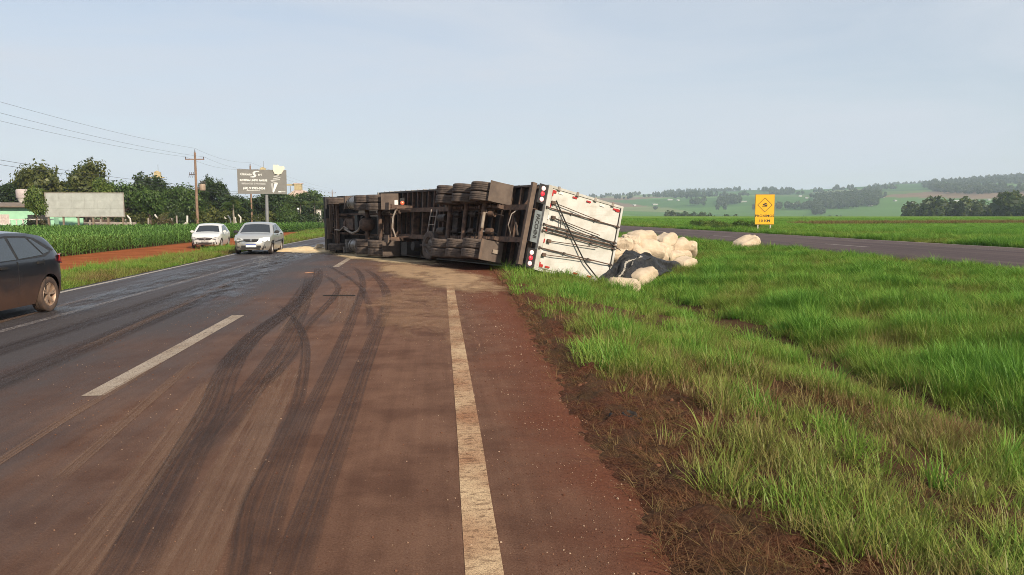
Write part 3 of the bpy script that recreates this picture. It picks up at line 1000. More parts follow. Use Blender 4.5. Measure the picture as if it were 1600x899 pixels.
# spare wheel flat under the floor, its rack, a ladder, boxes and a barrel
sp_ = link('spare_wheel', me_rim, None, trailer)
sp_.matrix_local = twM(5.75, -.80, FL - .60) @ Matrix.Rotation(R(-90), 4, 'X')
link('tyre', me_tyre, None, sp_)
tp(MB().bar((5.2, -.8, FL - .36), (6.3, -.8, FL - .36), .06, .05).bar((5.2, -.8, FL - .78), (6.3, -.8, FL - .78), .05, .03), 'spare_rack', M_under)
m = MB()
for x in (5.55, 6.0):
    m.bar((x, .50, FL - .56), (x, -.35, FL - .66), .035, .035)
lad = tp(m, 'ladder_rail', M_pale)
for k in range(3):
    y = .25 - k * .3
    tp(MB().bar((5.55, y, FL - .59 - .03 * k), (6.0, y, FL - .59 - .03 * k), .025, .025), 'ladder_rung', M_pale, parent=lad)
tp(MB().cyl((7.0, -.85, FL - .75), (7.0, -.85, FL - .22), .17, seg=18), 'water_barrel', M_dark, 40)
tp(MB().box(7.5, 8.05, -1.22, -.72, FL - .75, FL - .21), 'tool_box', M_dark)
tp(MB().box(4.4, 4.75, -.45, .30, FL - .36, FL - .19), 'valve_box', M_under)

# ------------------------------------------------------------------ overturned tractor unit (x 0 = back of its frame)
TC = 1.30
tract = tipped('truck_tractor', -1.0, P0 + Vector((0, 0, -.05)), 'dark truck tractor lying on its side ahead of the tipped trailer', 'truck', 8.95, TC, 1.35)
def tq(mb, name, mat, smooth=None, parent=None):
    return mb.build(name, mat, parent or tract, smooth)
for s in (-1, 1):
    tq(MB().box(.15, 6.6, s * .43 - .01, s * .43 + .01, .72, .98).box(.15, 6.6, s * .43 - .04, s * .43 + .04, .70, .7198), 'chassis_rail', M_under2)
for x in (.3, 1.45, 2.9, 4.0):
    tq(MB().box(x, x + .07, -.42, .42, .76, .94), 'frame_brace', M_under2)
def taxle(x, drive):
    a = tq(MB().cyl((x, -.98, .51), (x, .98, .51), .095 if drive else .08, seg=16), 'axle', M_under2, 40)
    if drive:
        m = MB().lathe([(.001, -.30), (.16, -.28), (.29, -.17), (.34, 0), (.30, .16), (.16, .26), (.001, .28)], 24, 'Y')
        m.v = [(p[0] + x, p[1] + .02, p[2] * 1.0 + .50) for p in m.v]
        tq(m, 'differential', M_under2, 50, a)
        tq(MB().cyl((x + .2, 0, .56), (x + .62, 0, .62), .10, .07, 14), 'pinion_housing', M_under2, 40, a)
    for s in (-1, 1):
        m = MB()
        for j in range(6):
            L = .6 - .07 * j
            m.bar((x - L, s * .52, .66 - .02 * j), (x + L, s * .52, .66 - .02 * j), .08, .017)
        tq(m, 'leaf_spring', M_under)
        tq(MB().cyl((x + .14, s * .30, .62), (x + .34, s * .30, .68), .10, seg=14), 'brake_chamber', M_under, 40)
        tq(MB().cyl((x, s * .6, .51), (x, s * .78, .51), .21, seg=18), 'brake_drum', M_under2, 40)
        for yy in (.745, 1.06):
            truck_wheel(tract, Matrix.Translation((x, s * yy, .515)) @ Matrix.Rotation(0 if s > 0 else math.pi, 4, 'Z'))
taxle(.80, False)
taxle(2.17, True)
tq(MB().cyl((2.8, 0, .63), (4.1, 0, .72), .055, seg=12), 'drive_shaft', M_under2, 40)
tq(MB().box(4.05, 4.9, -.24, .24, .58, 1.1).cyl((4.9, 0, .85), (5.1, 0, .85), .33, seg=18), 'gearbox', M_under2)
tq(MB().box(5.1, 6.35, -.33, .33, .75, 1.45), 'engine', M_under2)
tq(MB().box(5.15, 6.1, -.24, .24, .52, .7498), 'oil_pan', M_dark)
tq(MB().tube([(2.35, .1, .36), (2.8, -.25, .34), (3.6, -.38, .38), (4.2, -.30, .42), (4.9, -.2, .5)], .045, 8), 'exhaust_pipe', M_pale, 40)
tq(MB().tube([(4.3, -.2, .45), (4.7, -.1, .40), (5.2, -.28, .40), (5.9, -.25, .42)], .028, 8), 'steering_rod', M_pale, 40)
tq(MB().bar((5.63, -.95, .46), (5.63, .95, .46), .10, .12), 'front_axle', M_under2)
for s in (-1, 1):
    m = MB()
    for j in range(4):
        L = .8 - .1 * j
        m.bar((5.63 - L, s * .42, .62 - .02 * j), (5.63 + L, s * .42, .62 - .02 * j), .09, .018)
    tq(m, 'leaf_spring', M_under2)
    truck_wheel(tract, Matrix.Translation((5.63, s * 1.03, .515)) @ Matrix.Rotation(0 if s > 0 else math.pi, 4, 'Z'))
    # round-ended fuel tank with straps, steps
    m = MB().lathe([(.001, -.62), (.20, -.62), (.29, -.57), (.30, -.5), (.30, .5), (.29, .57), (.20, .62), (.001, .62)], 22, 'X', (3.75, s * .92, .72))
    tk = tq(m, 'fuel_tank', M_alu, 40)
    for x in (3.4, 4.1):
        tq(MB().lathe([(.303, -.03), (.309, -.03), (.309, .03), (.303, .03)], 22, 'X', (x, s * .92, .72)), 'tank_strap', M_under, None, tk)
    tq(MB().box(4.5, 4.62, s * .95 - .28, s * .95 + .28, .42, 1.15), 'step_panel', M_flap if s > 0 else M_alu)
    # wheel arch shells
    m = MB()
    for k in range(9):
        a0, a1 = R(15 + k * 16.7), R(15 + (k + 1) * 16.7)
        m.bar((5.63 + .66 * math.cos(a0), s * 1.05, .52 + .66 * math.sin(a0)), (5.63 + .66 * math.cos(a1), s * 1.05, .52 + .66 * math.sin(a1)), .34, .02, (0, 0, 1) if 2 < k < 6 else (1, 0, 0))
    tq(m, 'wheel_arch', M_dark)
    # flap behind the drive wheels with sticker
    fl = tq(MB().box(.08, .10, s * .62, s * 1.24, .28, 1.02), 'mud_flap', M_flap)
    if s > 0:
        tq(MB().box(.066, .079, .74, .98, .84, .98), 'flap_sticker', M_wref, None, fl)
    tq(MB().bar((.12, s * .42, .95), (.12, s * 1.24, 1.0), .05, .05), 'flap_bracket', M_under2)
    lampb = tq(MB().box(.02, .07, s * .86 - .2, s * .86 + .2, 1.05, 1.25), 'lamp_board', M_blackp)
    tq(MB().lathe([(.085, 0), (.08, -.03), (.05, -.05), (.001, -.055)], 18, 'X', (.019, s * .86, 1.15)), 'tail_lamp', M_lampo, 50, lampb)
tq(MB().lathe([(.001, 0), (.45, 0), (.45, .05), (.001, .05)], 24, 'Z', (1.5, 0, 1.18)).box(1.1, 1.9, -.35, .35, 1.0, 1.178), 'fifth_wheel', M_under2)
tq(MB().box(3.0, 3.35, -.4, .4, .40, .68), 'battery_box', M_dark)
tq(MB().cyl((2.75, .25, .62), (3.3, .25, .62), .12, seg=16), 'air_tank', M_under, 40)
# cab, seen from beneath: floor pan, shell, bumper, lower valance
cab = MB()
prof = [(4.75, 1.12), (4.75, 3.35), (4.95, 3.6), (6.7, 3.62), (6.98, 3.3), (7.16, 2.2), (7.2, 1.3), (7.16, 1.0), (6.3, 1.0), (6.2, 1.2), (5.05, 1.2), (5.0, 1.12)]
cab.prism([(a, -TC + .02, b) for a, b in prof], (0, 2 * TC - .04, 0))
tq(cab, 'cab', M_dark)
bp = tq(MB().prism([(6.75, -1.25, .98), (7.22, -1.25, .98), (7.3, -1.25, .75), (7.26, -1.25, .42), (7.15, -1.25, .34), (6.95, -1.25, .36), (6.9, -1.25, .6), (6.75, -1.25, .62)], (0, 2.5, 0)), 'front_bumper', M_dark)
tq(MB().box(6.86, 6.93, -.7, .25, .38, .62), 'bumper_plate', M_bumper, None, bp)
tq(MB().box(6.60, 6.68, -.35, 1.05, .44, .58), 'cross_tube', M_bumper)
for y in (-.5, -.2, .1, .45):
    tq(MB().bar((6.2, y, .62), (6.9, y + .05, .55), .04, .05), 'radiator_stay', M_under2)
tq(MB().bar((6.15, -.9, .52), (6.15, .9, .52), .06, .09), 'stabiliser_bar', M_under2)
tq(MB().box(5.9, 6.75, -1.27, -1.18, .42, 1.05), 'fender', M_dark)
tq(MB().box(4.64, 4.73, -1.25, -1.0, .35, .95), 'step_panel', M_alu)
tq(MB().box(6.35, 6.5, -.5, .5, .78, 1.5), 'radiator', M_dark)
# ------------------------------------------------------------------ cars
M_glass = None
t = NT('car_glass')
M_glass = t.done(t.bsdf((.018, .022, .026), .06, spec=.8))
M_glass2 = t = NT('car_glass_blue')
M_glass2 = t.done(t.bsdf((.035, .045, .055), .08, spec=.8))
t = NT('clear_lamp')
M_clear = t.done(t.bsdf(t.mix(t.rng(t.noise(25), .4, .6), (.62, .63, .62), (.38, .39, .40)), .12, .2, spec=.8))
M_lit = lamp_mat('headlamp_lit', (.9, .9, .86), (1, .97, .9), .9)
M_trim = pmat('black_trim', (.012, .012, .013), (.02, .018, .016), 10, .55)
M_tail = lamp_mat('car_tail_lens', (.30, .012, .015), (1, .05, .05), .02)
M_alloy = pmat('dusty_alloy', (.44, .33, .25), (.30, .20, .14), 10, .5, .5)
M_hub = pmat('silver_hub', (.45, .44, .43), (.30, .27, .25), 10, .45, .5)
M_tyrec = pmat('car_tyre', (.022, .018, .016), (.06, .040, .030), 8, .85)
M_tyred = pmat('muddy_tyre', (.085, .052, .036), (.045, .030, .024), 8, .9)
M_plt = pmat('plate_white', (.70, .70, .70), (.6, .6, .6), 10, .5)
M_pblue = pmat('plate_blue', (.02, .05, .30), (.02, .05, .25), 10, .5)
M_chrome = pmat('chrome', (.55, .55, .55), (.4, .4, .4), 10, .2, .9)

def car_paint(name, col, metal, dirt, zlo, zhi, dirt_amt):
    """paint with road dust clinging to the lower body (object z)"""
    t = NT(name)
    z = t.n('SeparateXYZ', Vector=t.coord()).outputs[2]
    zz = t.math('ADD', z, t.rng(t.noise(3, 6), .3, .7, -.12, .12))
    d = t.math('MULTIPLY', t.rng(zz, zhi, zlo, 0, 1, True), dirt_amt)
    d = t.math('MULTIPLY', d, t.rng(t.noise(40, 5), .2, .6, .7, 1))
    c = t.mix(d, col, dirt)
    return t.done(t.bsdf(c, t.rng(d, 0, 1, .28, .8), metal, spec=.5, Coat__Weight=t.rng(d, 0, .6, .6, 0), Coat__Roughness=.08))

def make_car(name, loc, heading, label, prm, mats, cat='car'):
    """x ahead, y left, z up, origin on the ground mid-wheelbase; heading = world angle of the nose"""
    car = empty(name, loc, heading, label, cat)
    L0, L1 = prm['rear'], prm['front']
    W, belt, roof = prm['W'], prm['belt'], prm['roof']
    wb, wr = prm['wb'], prm['wr']
    top = prm['top']                      # outline over the car: (x, z) from rear foot to front foot
    tum = prm.get('tum', .20)
    sill = prm['sill']
    def plan(x):
        u_ = (x - L0) / (L1 - L0)
        e = 1.0
        if u_ > .80: e = 1 - .30 * ((u_ - .80) / .20) ** 2.4
        if u_ < .14: e = 1 - .20 * ((.14 - u_) / .14) ** 2.2
        return e
    def yside(x, z):
        y = W * plan(x)
        if z > belt:
            y -= tum * (z - belt) / (roof - belt) + .02
        else:
            k = (z - sill) / (belt - sill)
            y -= .03 * (1 - math.sin(min(max(k, 0), 1) * math.pi * .8 + .2)) + .045 * max(0, .25 - k) / .25
        return max(y, .1)
    # dense outline
    xs = []
    pts = []
    for (a, b) in zip(top[:-1], top[1:]):
        d = math.hypot(b[0] - a[0], b[1] - a[1])
        k = max(1, int(d / .055))
        for j in range(k):
            pts.append((a[0] + (b[0] - a[0]) * j / k, a[1] + (b[1] - a[1]) * j / k))
    pts.append(top[-1])
    for _ in range(3):
        pts = [pts[0]] + [((pts[i - 1][0] + 2 * pts[i][0] + pts[i + 1][0]) / 4, (pts[i - 1][1] + 2 * pts[i][1] + pts[i + 1][1]) / 4) for i in range(1, len(pts) - 1)] + [pts[-1]]
    def bottom(x):
        z = sill
        for wx in (-wb / 2, wb / 2):
            d = abs(x - wx)
            ra = wr + .055
            if d < ra:
                z = max(z, wr + math.sqrt(ra * ra - d * d))
        return z
    lat = [-1, -.97, -.9, -.7, -.4, 0, .4, .7, .9, .97, 1]
    G = []
    for (x, z) in pts:
        row = []
        zb = min(bottom(x), z - .0)
        y_ = yside(x, z)
        sect = []
        # left side up, over the top, right side down
        nside = 9
        zc = z - .05 * min(1, max(0, (z - sill)))
        for k in range(nside):
            zz = zb + (zc - zb) * k / nside
            sect.append((x, yside(x, zz), zz))
        for l in lat[::-1]:
            crown = .05 * abs(l) ** 2.2 + (.02 if abs(l) > .98 else 0)
            fwd = 0
            if x > L1 - .35: fwd = -.20 * abs(l) ** 2.5 * ((x - L1 + .35) / .35)
            if x < L0 + .30: fwd = .12 * abs(l) ** 2.5 * ((L0 + .30 - x) / .30)
            sect.append((x + fwd, y_ * l, max(z - crown * min(1, (z - sill) / .5), zb)))
        for k in range(nside - 1, -1, -1):
            zz = zb + (zc - zb) * k / nside
            sect.append((x, -yside(x, zz), zz))
        G.append(sect)
    me = grid_mesh('body', np.array(G))
    me.flip_normals()
    me.set_sharp_from_angle(angle=R(40))
    body = link('body', me, mats['paint'], car)
    # dark inner hull so nothing shows through the arches
    MB().box(L0 + .30, L1 - .52, -W + .26, W - .26, sill + .01, belt - .16).build('underbody', M_trim, car)
    # glass and other patches laid on the side skin
    def patch(name, poly, mat, off, parent, sd, tri=None):
        n_ = len(poly)
        m = MB()
        vs = []
        for (x, z) in poly:
            vs.append((x, sd * (yside(x, z) + off), z))
        m.poly(vs if sd < 0 else vs[::-1])
        vs2 = [(x, sd * (yside(x, z) + off - .006), z) for (x, z) in poly]
        n0 = len(m.v)
        m.v += vs2
        base = list(range(n_)) if sd < 0 else list(range(n_))[::-1]
        for i in range(n_):
            a, b = base.index(i), base.index((i + 1) % n_)
            m.f.append((a, b, n0 + (i + 1) % n_, n0 + i))
        return m.build(name, mat, parent)
    def band(poly):
        """subdivide polygon edges so it hugs the skin"""
        out = []
        for a, b in zip(poly, poly[1:] + poly[:1]):
            k = max(1, int(math.hypot(b[0] - a[0], b[1] - a[1]) / .25))
            out += [(a[0] + (b[0] - a[0]) * j / k, a[1] + (b[1] - a[1]) * j / k) for j in range(k)]
        return out
    for sd in (-1, 1):
        for poly in prm['windows']:
            wpat = patch('window', band(poly), mats['glass'], .012, car, sd)
        if prm.get('surround'):
            patch('window_trim', band(prm['surround']), M_trim, .006, car, sd)
        for poly in prm.get('trims', []):
            patch('door_trim', band(poly), mats.get('trim', M_trim), .008, car, sd)
        for x in prm['seams']:
            patch('door_gap', band([(x, sill + .06), (x + .012, sill + .06), (x + .012, belt - .02), (x, belt - .02)]), M_trim, .004, car, sd)
        for (x, z) in prm['handles']:
            y = sd * (yside(x, z))
            MB().box(x - .09, x + .09, min(y, y + sd * .035), max(y, y + sd * .035), z - .018, z + .022).build('door_handle', mats.get('handle', mats['paint']), car)
        x, z = prm['mirror']
        y = sd * yside(x, z)
        m = MB().lathe([(.001, -.09), (.06, -.08), (.085, -.02), (.085, .05), (.001, .06)], 12, 'X')
        m.v = [(p[0] + x, p[1] * 1.25 + y + sd * .13, p[2] * .85 + z) for p in m.v]
        m.bar((x + .02, y - sd * .03, z - .02), (x, y + sd * .08, z - .02), .05, .04)
        m.build('wing_mirror', mats.get('mirror', mats['paint']), car, 40)
        for wx in (-wb / 2, wb / 2):
            w_ = link('wheel', mats['rim_me'], None, car)
            w_.matrix_local = Matrix.Translation((wx, sd * (W - .11), wr)) @ Matrix.Rotation(0 if sd > 0 else math.pi, 4, 'Z') @ Matrix.Rotation(random.uniform(0, 1), 4, 'Y')
            link('tyre', mats['tyre_me'], None, w_)
    def skin(name, x0z0, x1z1, hw0, hw1, mat, off=.012, n_=8):
        """panel over the outline between two outline points (windscreen, bonnet line...)"""
        (xa, za), (xb, zb) = x0z0, x1z1
        G2 = []
        for i in range(5):
            f = i / 4
            x, z = xa + (xb - xa) * f, za + (zb - za) * f
            hw = hw0 + (hw1 - hw0) * f
            row = []
            for j in range(n_ + 1):
                l = -1 + 2 * j / n_
                nx, nz = -(zb - za), (xb - xa)
                ln = math.hypot(nx, nz)
                nx, nz = nx / ln, nz / ln
                if nz < 0: nx, nz = -nx, -nz
                cr = .05 * abs(l * hw / max(yside(x, z), .1)) ** 2.2
                row.append((x + nx * off, l * hw, z + nz * off - cr))
            G2.append(row)
        return link(name, grid_mesh(name, np.array(G2)), mat, car)
    skin('windscreen', *prm['screen'], mats['glass'])
    skin('rear_window', *prm['backlight'], mats['glass'])
    prm['face'](car, yside, mats)
    return car

def alloy_mesh(r, w, spokes=5):
    m = MB()
    hw = w / 2
    m.lathe([(r, -hw), (r * .97, -hw * .8), (r * .93, hw * .1), (r * .93, hw * .7), (r, hw), (r * 1.03, hw * .9)], 30)
    m.lathe([(.001, hw * .1), (r * .93, hw * .1)], 20)
    for k in range(spokes):
        for o in (-.14, .14):
            g = 2 * math.pi * k / spokes
            p = (r * .16 * math.cos(g), hw * .62, r * .16 * math.sin(g)); q = (r * .95 * math.cos(g + o), hw * .8, r * .95 * math.sin(g + o))
            m.bar(p, q, .03, .03, (0, 1, 0))
    m.cyl((0, hw * .3, 0), (0, hw * .75, 0), r * .22, seg=14)
    return m

def car_tyre(r, rim, w, mat):
    me = tyre_mesh(r, w, rim, 'tyre', 3, 36)
    me = me.copy()
    me.materials.clear(); me.materials.append(mat)
    return me

# --- dark hatchback leaving the frame, lower body coated in red dust
def face_hatch(car, ys, mt):
    for s in (-1, 1):
        m = MB().prism([(-1.93, s * .60, .86), (-1.83, s * .80, .84), (-1.62, s * .855, .90), (-1.66, s * .845, 1.0), (-1.84, s * .78, 1.02), (-1.91, s * .62, 1.0)], (0, s * .012, 0))
        m.build('tail_light', M_tail, car)
        MB().box(1.80, 1.92, s * .5 - .16, s * .5 + .16, .62, .74).build('headlight', M_clear, car)
    MB().box(-2.03, -1.99, -.26, .26, .80, .93).build('number_plate', M_plt, car)
    MB().box(1.94, 1.99, -.5, .5, .42, .56).build('grille', M_trim, car)

hatch = dict(rear=-1.98, front=1.96, W=.865, belt=.97, roof=1.47, wb=2.55, wr=.315, sill=.19, tum=.20,
    top=[(-1.90, .24), (-1.98, .40), (-1.98, .66), (-1.93, .95), (-1.86, 1.06), (-1.62, 1.30), (-1.42, 1.40), (-1.0, 1.455), (-.4, 1.47), (.2, 1.44), (.55, 1.34), (1.16, 1.0), (1.6, .93), (1.84, .80), (1.94, .60), (1.96, .4), (1.88, .22)],
    windows=[[(-.28, .99), (.86, .97), (.36, 1.30), (-.22, 1.345)], [(-1.12, 1.03), (-.36, .995), (-.31, 1.345), (-.82, 1.33)], [(-1.40, 1.08), (-1.16, 1.045), (-.90, 1.315), (-.98, 1.31)]],
    surround=[(-1.58, 1.10), (-1.20, .995), (.98, .955), (.42, 1.335), (-.3, 1.38), (-.85, 1.365), (-1.1, 1.325)],
    seams=[-.32, .78, -1.14], handles=[(-.98, .90), (.14, .87)], mirror=(.66, 1.0),
    screen=((.58, 1.325), (1.12, 1.02), .52, .68), backlight=((-1.84, 1.08), (-1.60, 1.31), .62, .52), face=face_hatch)
m = alloy_mesh(.205, .18)
rim_me_h = m.mesh('wheel', M_alloy, 35)
mats_h = dict(paint=car_paint('graphite_paint', (.016, .019, .025), .35, (.115, .058, .036), .28, .82, .9), glass=M_glass2, rim_me=rim_me_h,
              tyre_me=car_tyre(.315, .20, .20, M_tyred), handle=M_trim, mirror=M_trim)
make_car('hatchback', (-7.86, 13.1, .003), R(-91), 'dark grey hatchback with red dust on its lower doors passing on the shoulder', hatch, mats_h)

# --- white sedan parked on the red soil, nose to the road
def face_white(car, ys, mt):
    for s in (-1, 1):
        m = MB().prism([(1.985, s * .40, .66), (1.96, s * .60, .70), (1.80, s * .80, .74), (1.80, s * .80, .60), (1.95, s * .62, .565), (1.985, s * .42, .59)], (.03, 0, 0))
        m.build('headlight', M_clear, car)
        MB().lathe([(.055, 0), (.05, .012), (.03, .018), (.001, .018)], 14, 'X', (1.986, s * .58, .335)).build('fog_lamp', M_clear, car, 40)
        MB().box(1.96, 1.985, s * .58 - .10, s * .58 + .10, .27, .40).build('fog_recess', M_trim, car)
        MB().box(-2.28, -2.20, s * .62 - .14, s * .62 + .14, .68, .92).build('tail_light', M_tail, car)
    MB().prism([(2.03, -.46, .66), (2.03, -.40, .60), (2.03, -.28, .52), (2.03, .28, .52), (2.03, .40, .60), (2.03, .46, .66), (2.03, 0, .68)], (.02, 0, 0)).build('grille', M_trim, car)
    MB().bar((2.06, -.38, .625), (2.06, .38, .625), .015, .02).build('grille_bar', M_chrome, car)
    MB().prism([(2.06, 0, .50), (2.06, .085, .60), (2.06, 0, .70), (2.06, -.085, .60)], (.02, 0, 0)).build('badge', M_chrome, car)
    MB().box(2.035, 2.055, -.21, .21, .40, .50).build('number_plate', pmat('plate_grey', (.34, .33, .32), (.28, .27, .26), 10, .5), car)
    MB().box(2.035, 2.05, -.44, .44, .33, .375).build('lower_grille', M_trim, car)
    MB().box(2.035, 2.05, -.44, .44, .255, .305).build('lower_grille', M_trim, car)

sedan_w = dict(rear=-2.24, front=2.06, W=.87, belt=.95, roof=1.52, wb=2.63, wr=.30, sill=.20, tum=.17,
    top=[(-2.12, .26), (-2.22, .42), (-2.24, .7), (-2.2, .98), (-2.02, 1.05), (-1.66, 1.07), (-1.1, 1.42), (-.7, 1.51), (-.1, 1.53), (.3, 1.48), (.50, 1.40), (1.08, 1.0), (1.6, .92), (1.90, .80), (2.02, .66), (2.06, .45), (2.02, .3), (1.92, .21)],
    windows=[[(-.16, .97), (.90, .96), (.40, 1.34), (-.12, 1.40)], [(-1.20, 1.0), (-.24, .97), (-.20, 1.40), (-.75, 1.38)]],
    surround=None, seams=[-.2, .92, -1.18], handles=[(-1.0, .90), (.08, .88)], mirror=(.74, 1.02),
    screen=((.53, 1.385), (1.06, 1.01), .56, .70), backlight=((-1.62, 1.09), (-1.12, 1.41), .66, .54), face=face_white)
rim_w = alloy_mesh(.20, .17, 7).mesh('wheel', M_hub, 35)
mats_w = dict(paint=car_paint('white_paint', (.56, .56, .545), 0, (.36, .22, .14), .15, .45, .5), glass=M_glass, rim_me=rim_w, tyre_me=car_tyre(.30, .19, .18, M_tyrec))
make_car('sedan', (-14.55, 50.2, float(ground_z(-14.55, 50.2)) + .01), R(-84), 'white sedan with dark grille parked on red soil at the corn', sedan_w, mats_w)

# --- silver sedan coming along the shoulder
def face_silver(car, ys, mt):
    for s in (-1, 1):
        m = MB().prism([(1.86, s * .36, .70), (1.84, s * .52, .74), (1.68, s * .74, .76), (1.68, s * .76, .62), (1.83, s * .58, .58), (1.87, s * .36, .62)], (.04, 0, 0))
        m.build('headlight', M_lit if s > 0 else M_clear, car)
        MB().box(1.90, 1.935, s * .56 - .06, s * .56 + .06, .30, .36).build('bumper_vent', M_trim, car)
        MB().box(-2.12, -2.04, s * .60 - .14, s * .60 + .14, .70, .88).build('tail_light', M_tail, car)
        MB().box(-1.9, 1.7, s * .0, s * .001, .3, .3001) if False else None
    MB().prism([(1.93, -.30, .68), (1.93, -.34, .64), (1.93, -.24, .575), (1.93, .24, .575), (1.93, .34, .64), (1.93, .30, .68)], (.025, 0, 0)).build('grille', M_trim, car)
    MB().lathe([(.055, 0), (.05, .012), (.001, .014)], 16, 'X', (1.957, 0, .63)).build('badge', M_chrome, car)
    pl_ = MB().box(1.965, 1.985, -.22, .22, .33, .46).build('number_plate', M_plt, car)
    MB().box(1.9855, 1.989, -.22, .22, .43, .46).build('plate_band', M_pblue, pl_)
    MB().box(1.955, 1.964, -.42, .42, .30, .40).build('lower_grille', M_trim, car)

sedan_s = dict(rear=-2.10, front=1.96, W=.815, belt=.92, roof=1.42, wb=2.44, wr=.285, sill=.19, tum=.17,
    top=[(-2.0, .28), (-2.08, .42), (-2.10, .66), (-2.06, .90), (-1.92, .98), (-1.45, 1.02), (-.95, 1.33), (-.6, 1.41), (-.05, 1.43), (.25, 1.40), (.44, 1.33), (1.0, .96), (1.5, .88), (1.78, .78), (1.91, .64), (1.96, .44), (1.94, .3), (1.84, .2)],
    windows=[[(-.16, .94), (.84, .93), (.36, 1.27), (-.12, 1.31)], [(-1.10, .97), (-.22, .94), (-.18, 1.31), (-.66, 1.29)]],
    surround=None, trims=[[(-1.75, .54), (1.5, .50), (1.5, .56), (-1.75, .60)]], seams=[-.18, .86, -1.05], handles=[(-.92, .86), (.04, .85)], mirror=(.68, .98),
    screen=((.46, 1.315), (.98, .97), .54, .66), backlight=((-1.42, 1.04), (-.97, 1.32), .62, .52), face=face_silver)
rim_s = rim_mesh(.185, .17, 'wheel', M_hub, .03)
mats_s = dict(paint=car_paint('silver_paint', (.46, .46, .44), .55, (.36, .28, .20), .15, .5, .6), glass=M_glass, rim_me=rim_s, tyre_me=car_tyre(.285, .185, .17, M_tyrec), handle=M_trim, mirror=M_trim)
make_car('sedan', (-8.42, 36.6, .003), R(-88), 'silver sedan with one headlamp shining driving beside the grass verge', sedan_s, mats_s)
# ------------------------------------------------------------------ sacks, tarpaulin, spilled feed, roadside debris
t = NT('woven_sack')
n = t.noise(4, 6, .6)
col = t.mix(t.rng(n, .35, .68), (.62, .505, .375), (.50, .39, .275))
wv = t.n('TexWave', Scale=55.0, Distortion=1.0); t.set(wv.inputs['Vector'], t.coord())
M_sack = t.done(t.bsdf(col, .8, 0, t.math('ADD', t.math('MULTIPLY', wv.outputs[1], .12), t.noise(1.0, 5, .6, 1.5, t.coord('Object', (4, 16, 9)))), .55, .05, spec=.15))

def sack_mesh(seed):
    rs = random.Random(seed)
    na, nb = 36, 26
    L, Wd, Hh = .47 + rs.uniform(-.03, .04), .30 + rs.uniform(-.02, .03), .20 + rs.uniform(-.02, .03)
    off = Vector((rs.uniform(0, 50), rs.uniform(0, 50), 0))
    vs = np.zeros((nb + 1, na, 3))
    e = .42
    for i in range(nb + 1):
        v = -math.pi / 2 + math.pi * i / nb
        cv, sv = math.copysign(abs(math.cos(v)) ** e, 1), math.copysign(abs(math.sin(v)) ** e, math.sin(v))
        for j in range(na):
            a = 2 * math.pi * j / na
            ca = math.copysign(abs(math.cos(a)) ** .55, math.cos(a)); sa = math.copysign(abs(math.sin(a)) ** .55, math.sin(a))
            x, y, z = L * sv, Wd * cv * ca, Hh * cv * sa
            # gathered ends: flat and a bit wider, belly fuller in the middle
            f = abs(sv)
            z *= 1 - .35 * max(0, f - .7) / .3
            y *= 1 + .10 * max(0, f - .75) / .25
            p = Vector((x, y, z))
            q = p * 3.2 + off
            d = .085 * noise.noise(q) + .050 * (.5 - abs(noise.noise(q * 1.9))) + .045 * (.5 - abs(noise.noise(Vector((q.x * 2.2, q.y * 4.6, q.z * 4.6))))) + .010 * noise.noise(q * 8)
            fold = .022 * math.sin(y * 42 + 3 * noise.noise(q)) * max(0, f - .6) / .4
            nrm = Vector((x / L ** 2, y / Wd ** 2, z / Hh ** 2)).normalized()
            p += nrm * (d + fold)
            vs[i, j] = p
    idx = np.arange((nb + 1) * na).reshape(nb + 1, na)
    f = np.stack([idx[:-1], np.roll(idx[:-1], -1, 1), np.roll(idx[1:], -1, 1), idx[1:]], -1).reshape(-1, 4)
    me = np_mesh('sack', vs.reshape(-1, 3), f, True)
    me.materials.append(M_sack)
    return me

sack_mes = [sack_mesh(k) for k in range(7)]
G_HEAP = 'sacks heaped beside the trailer'
L_HEAP = 'cream woven sack in the heap spilled beside the tipped trailer'
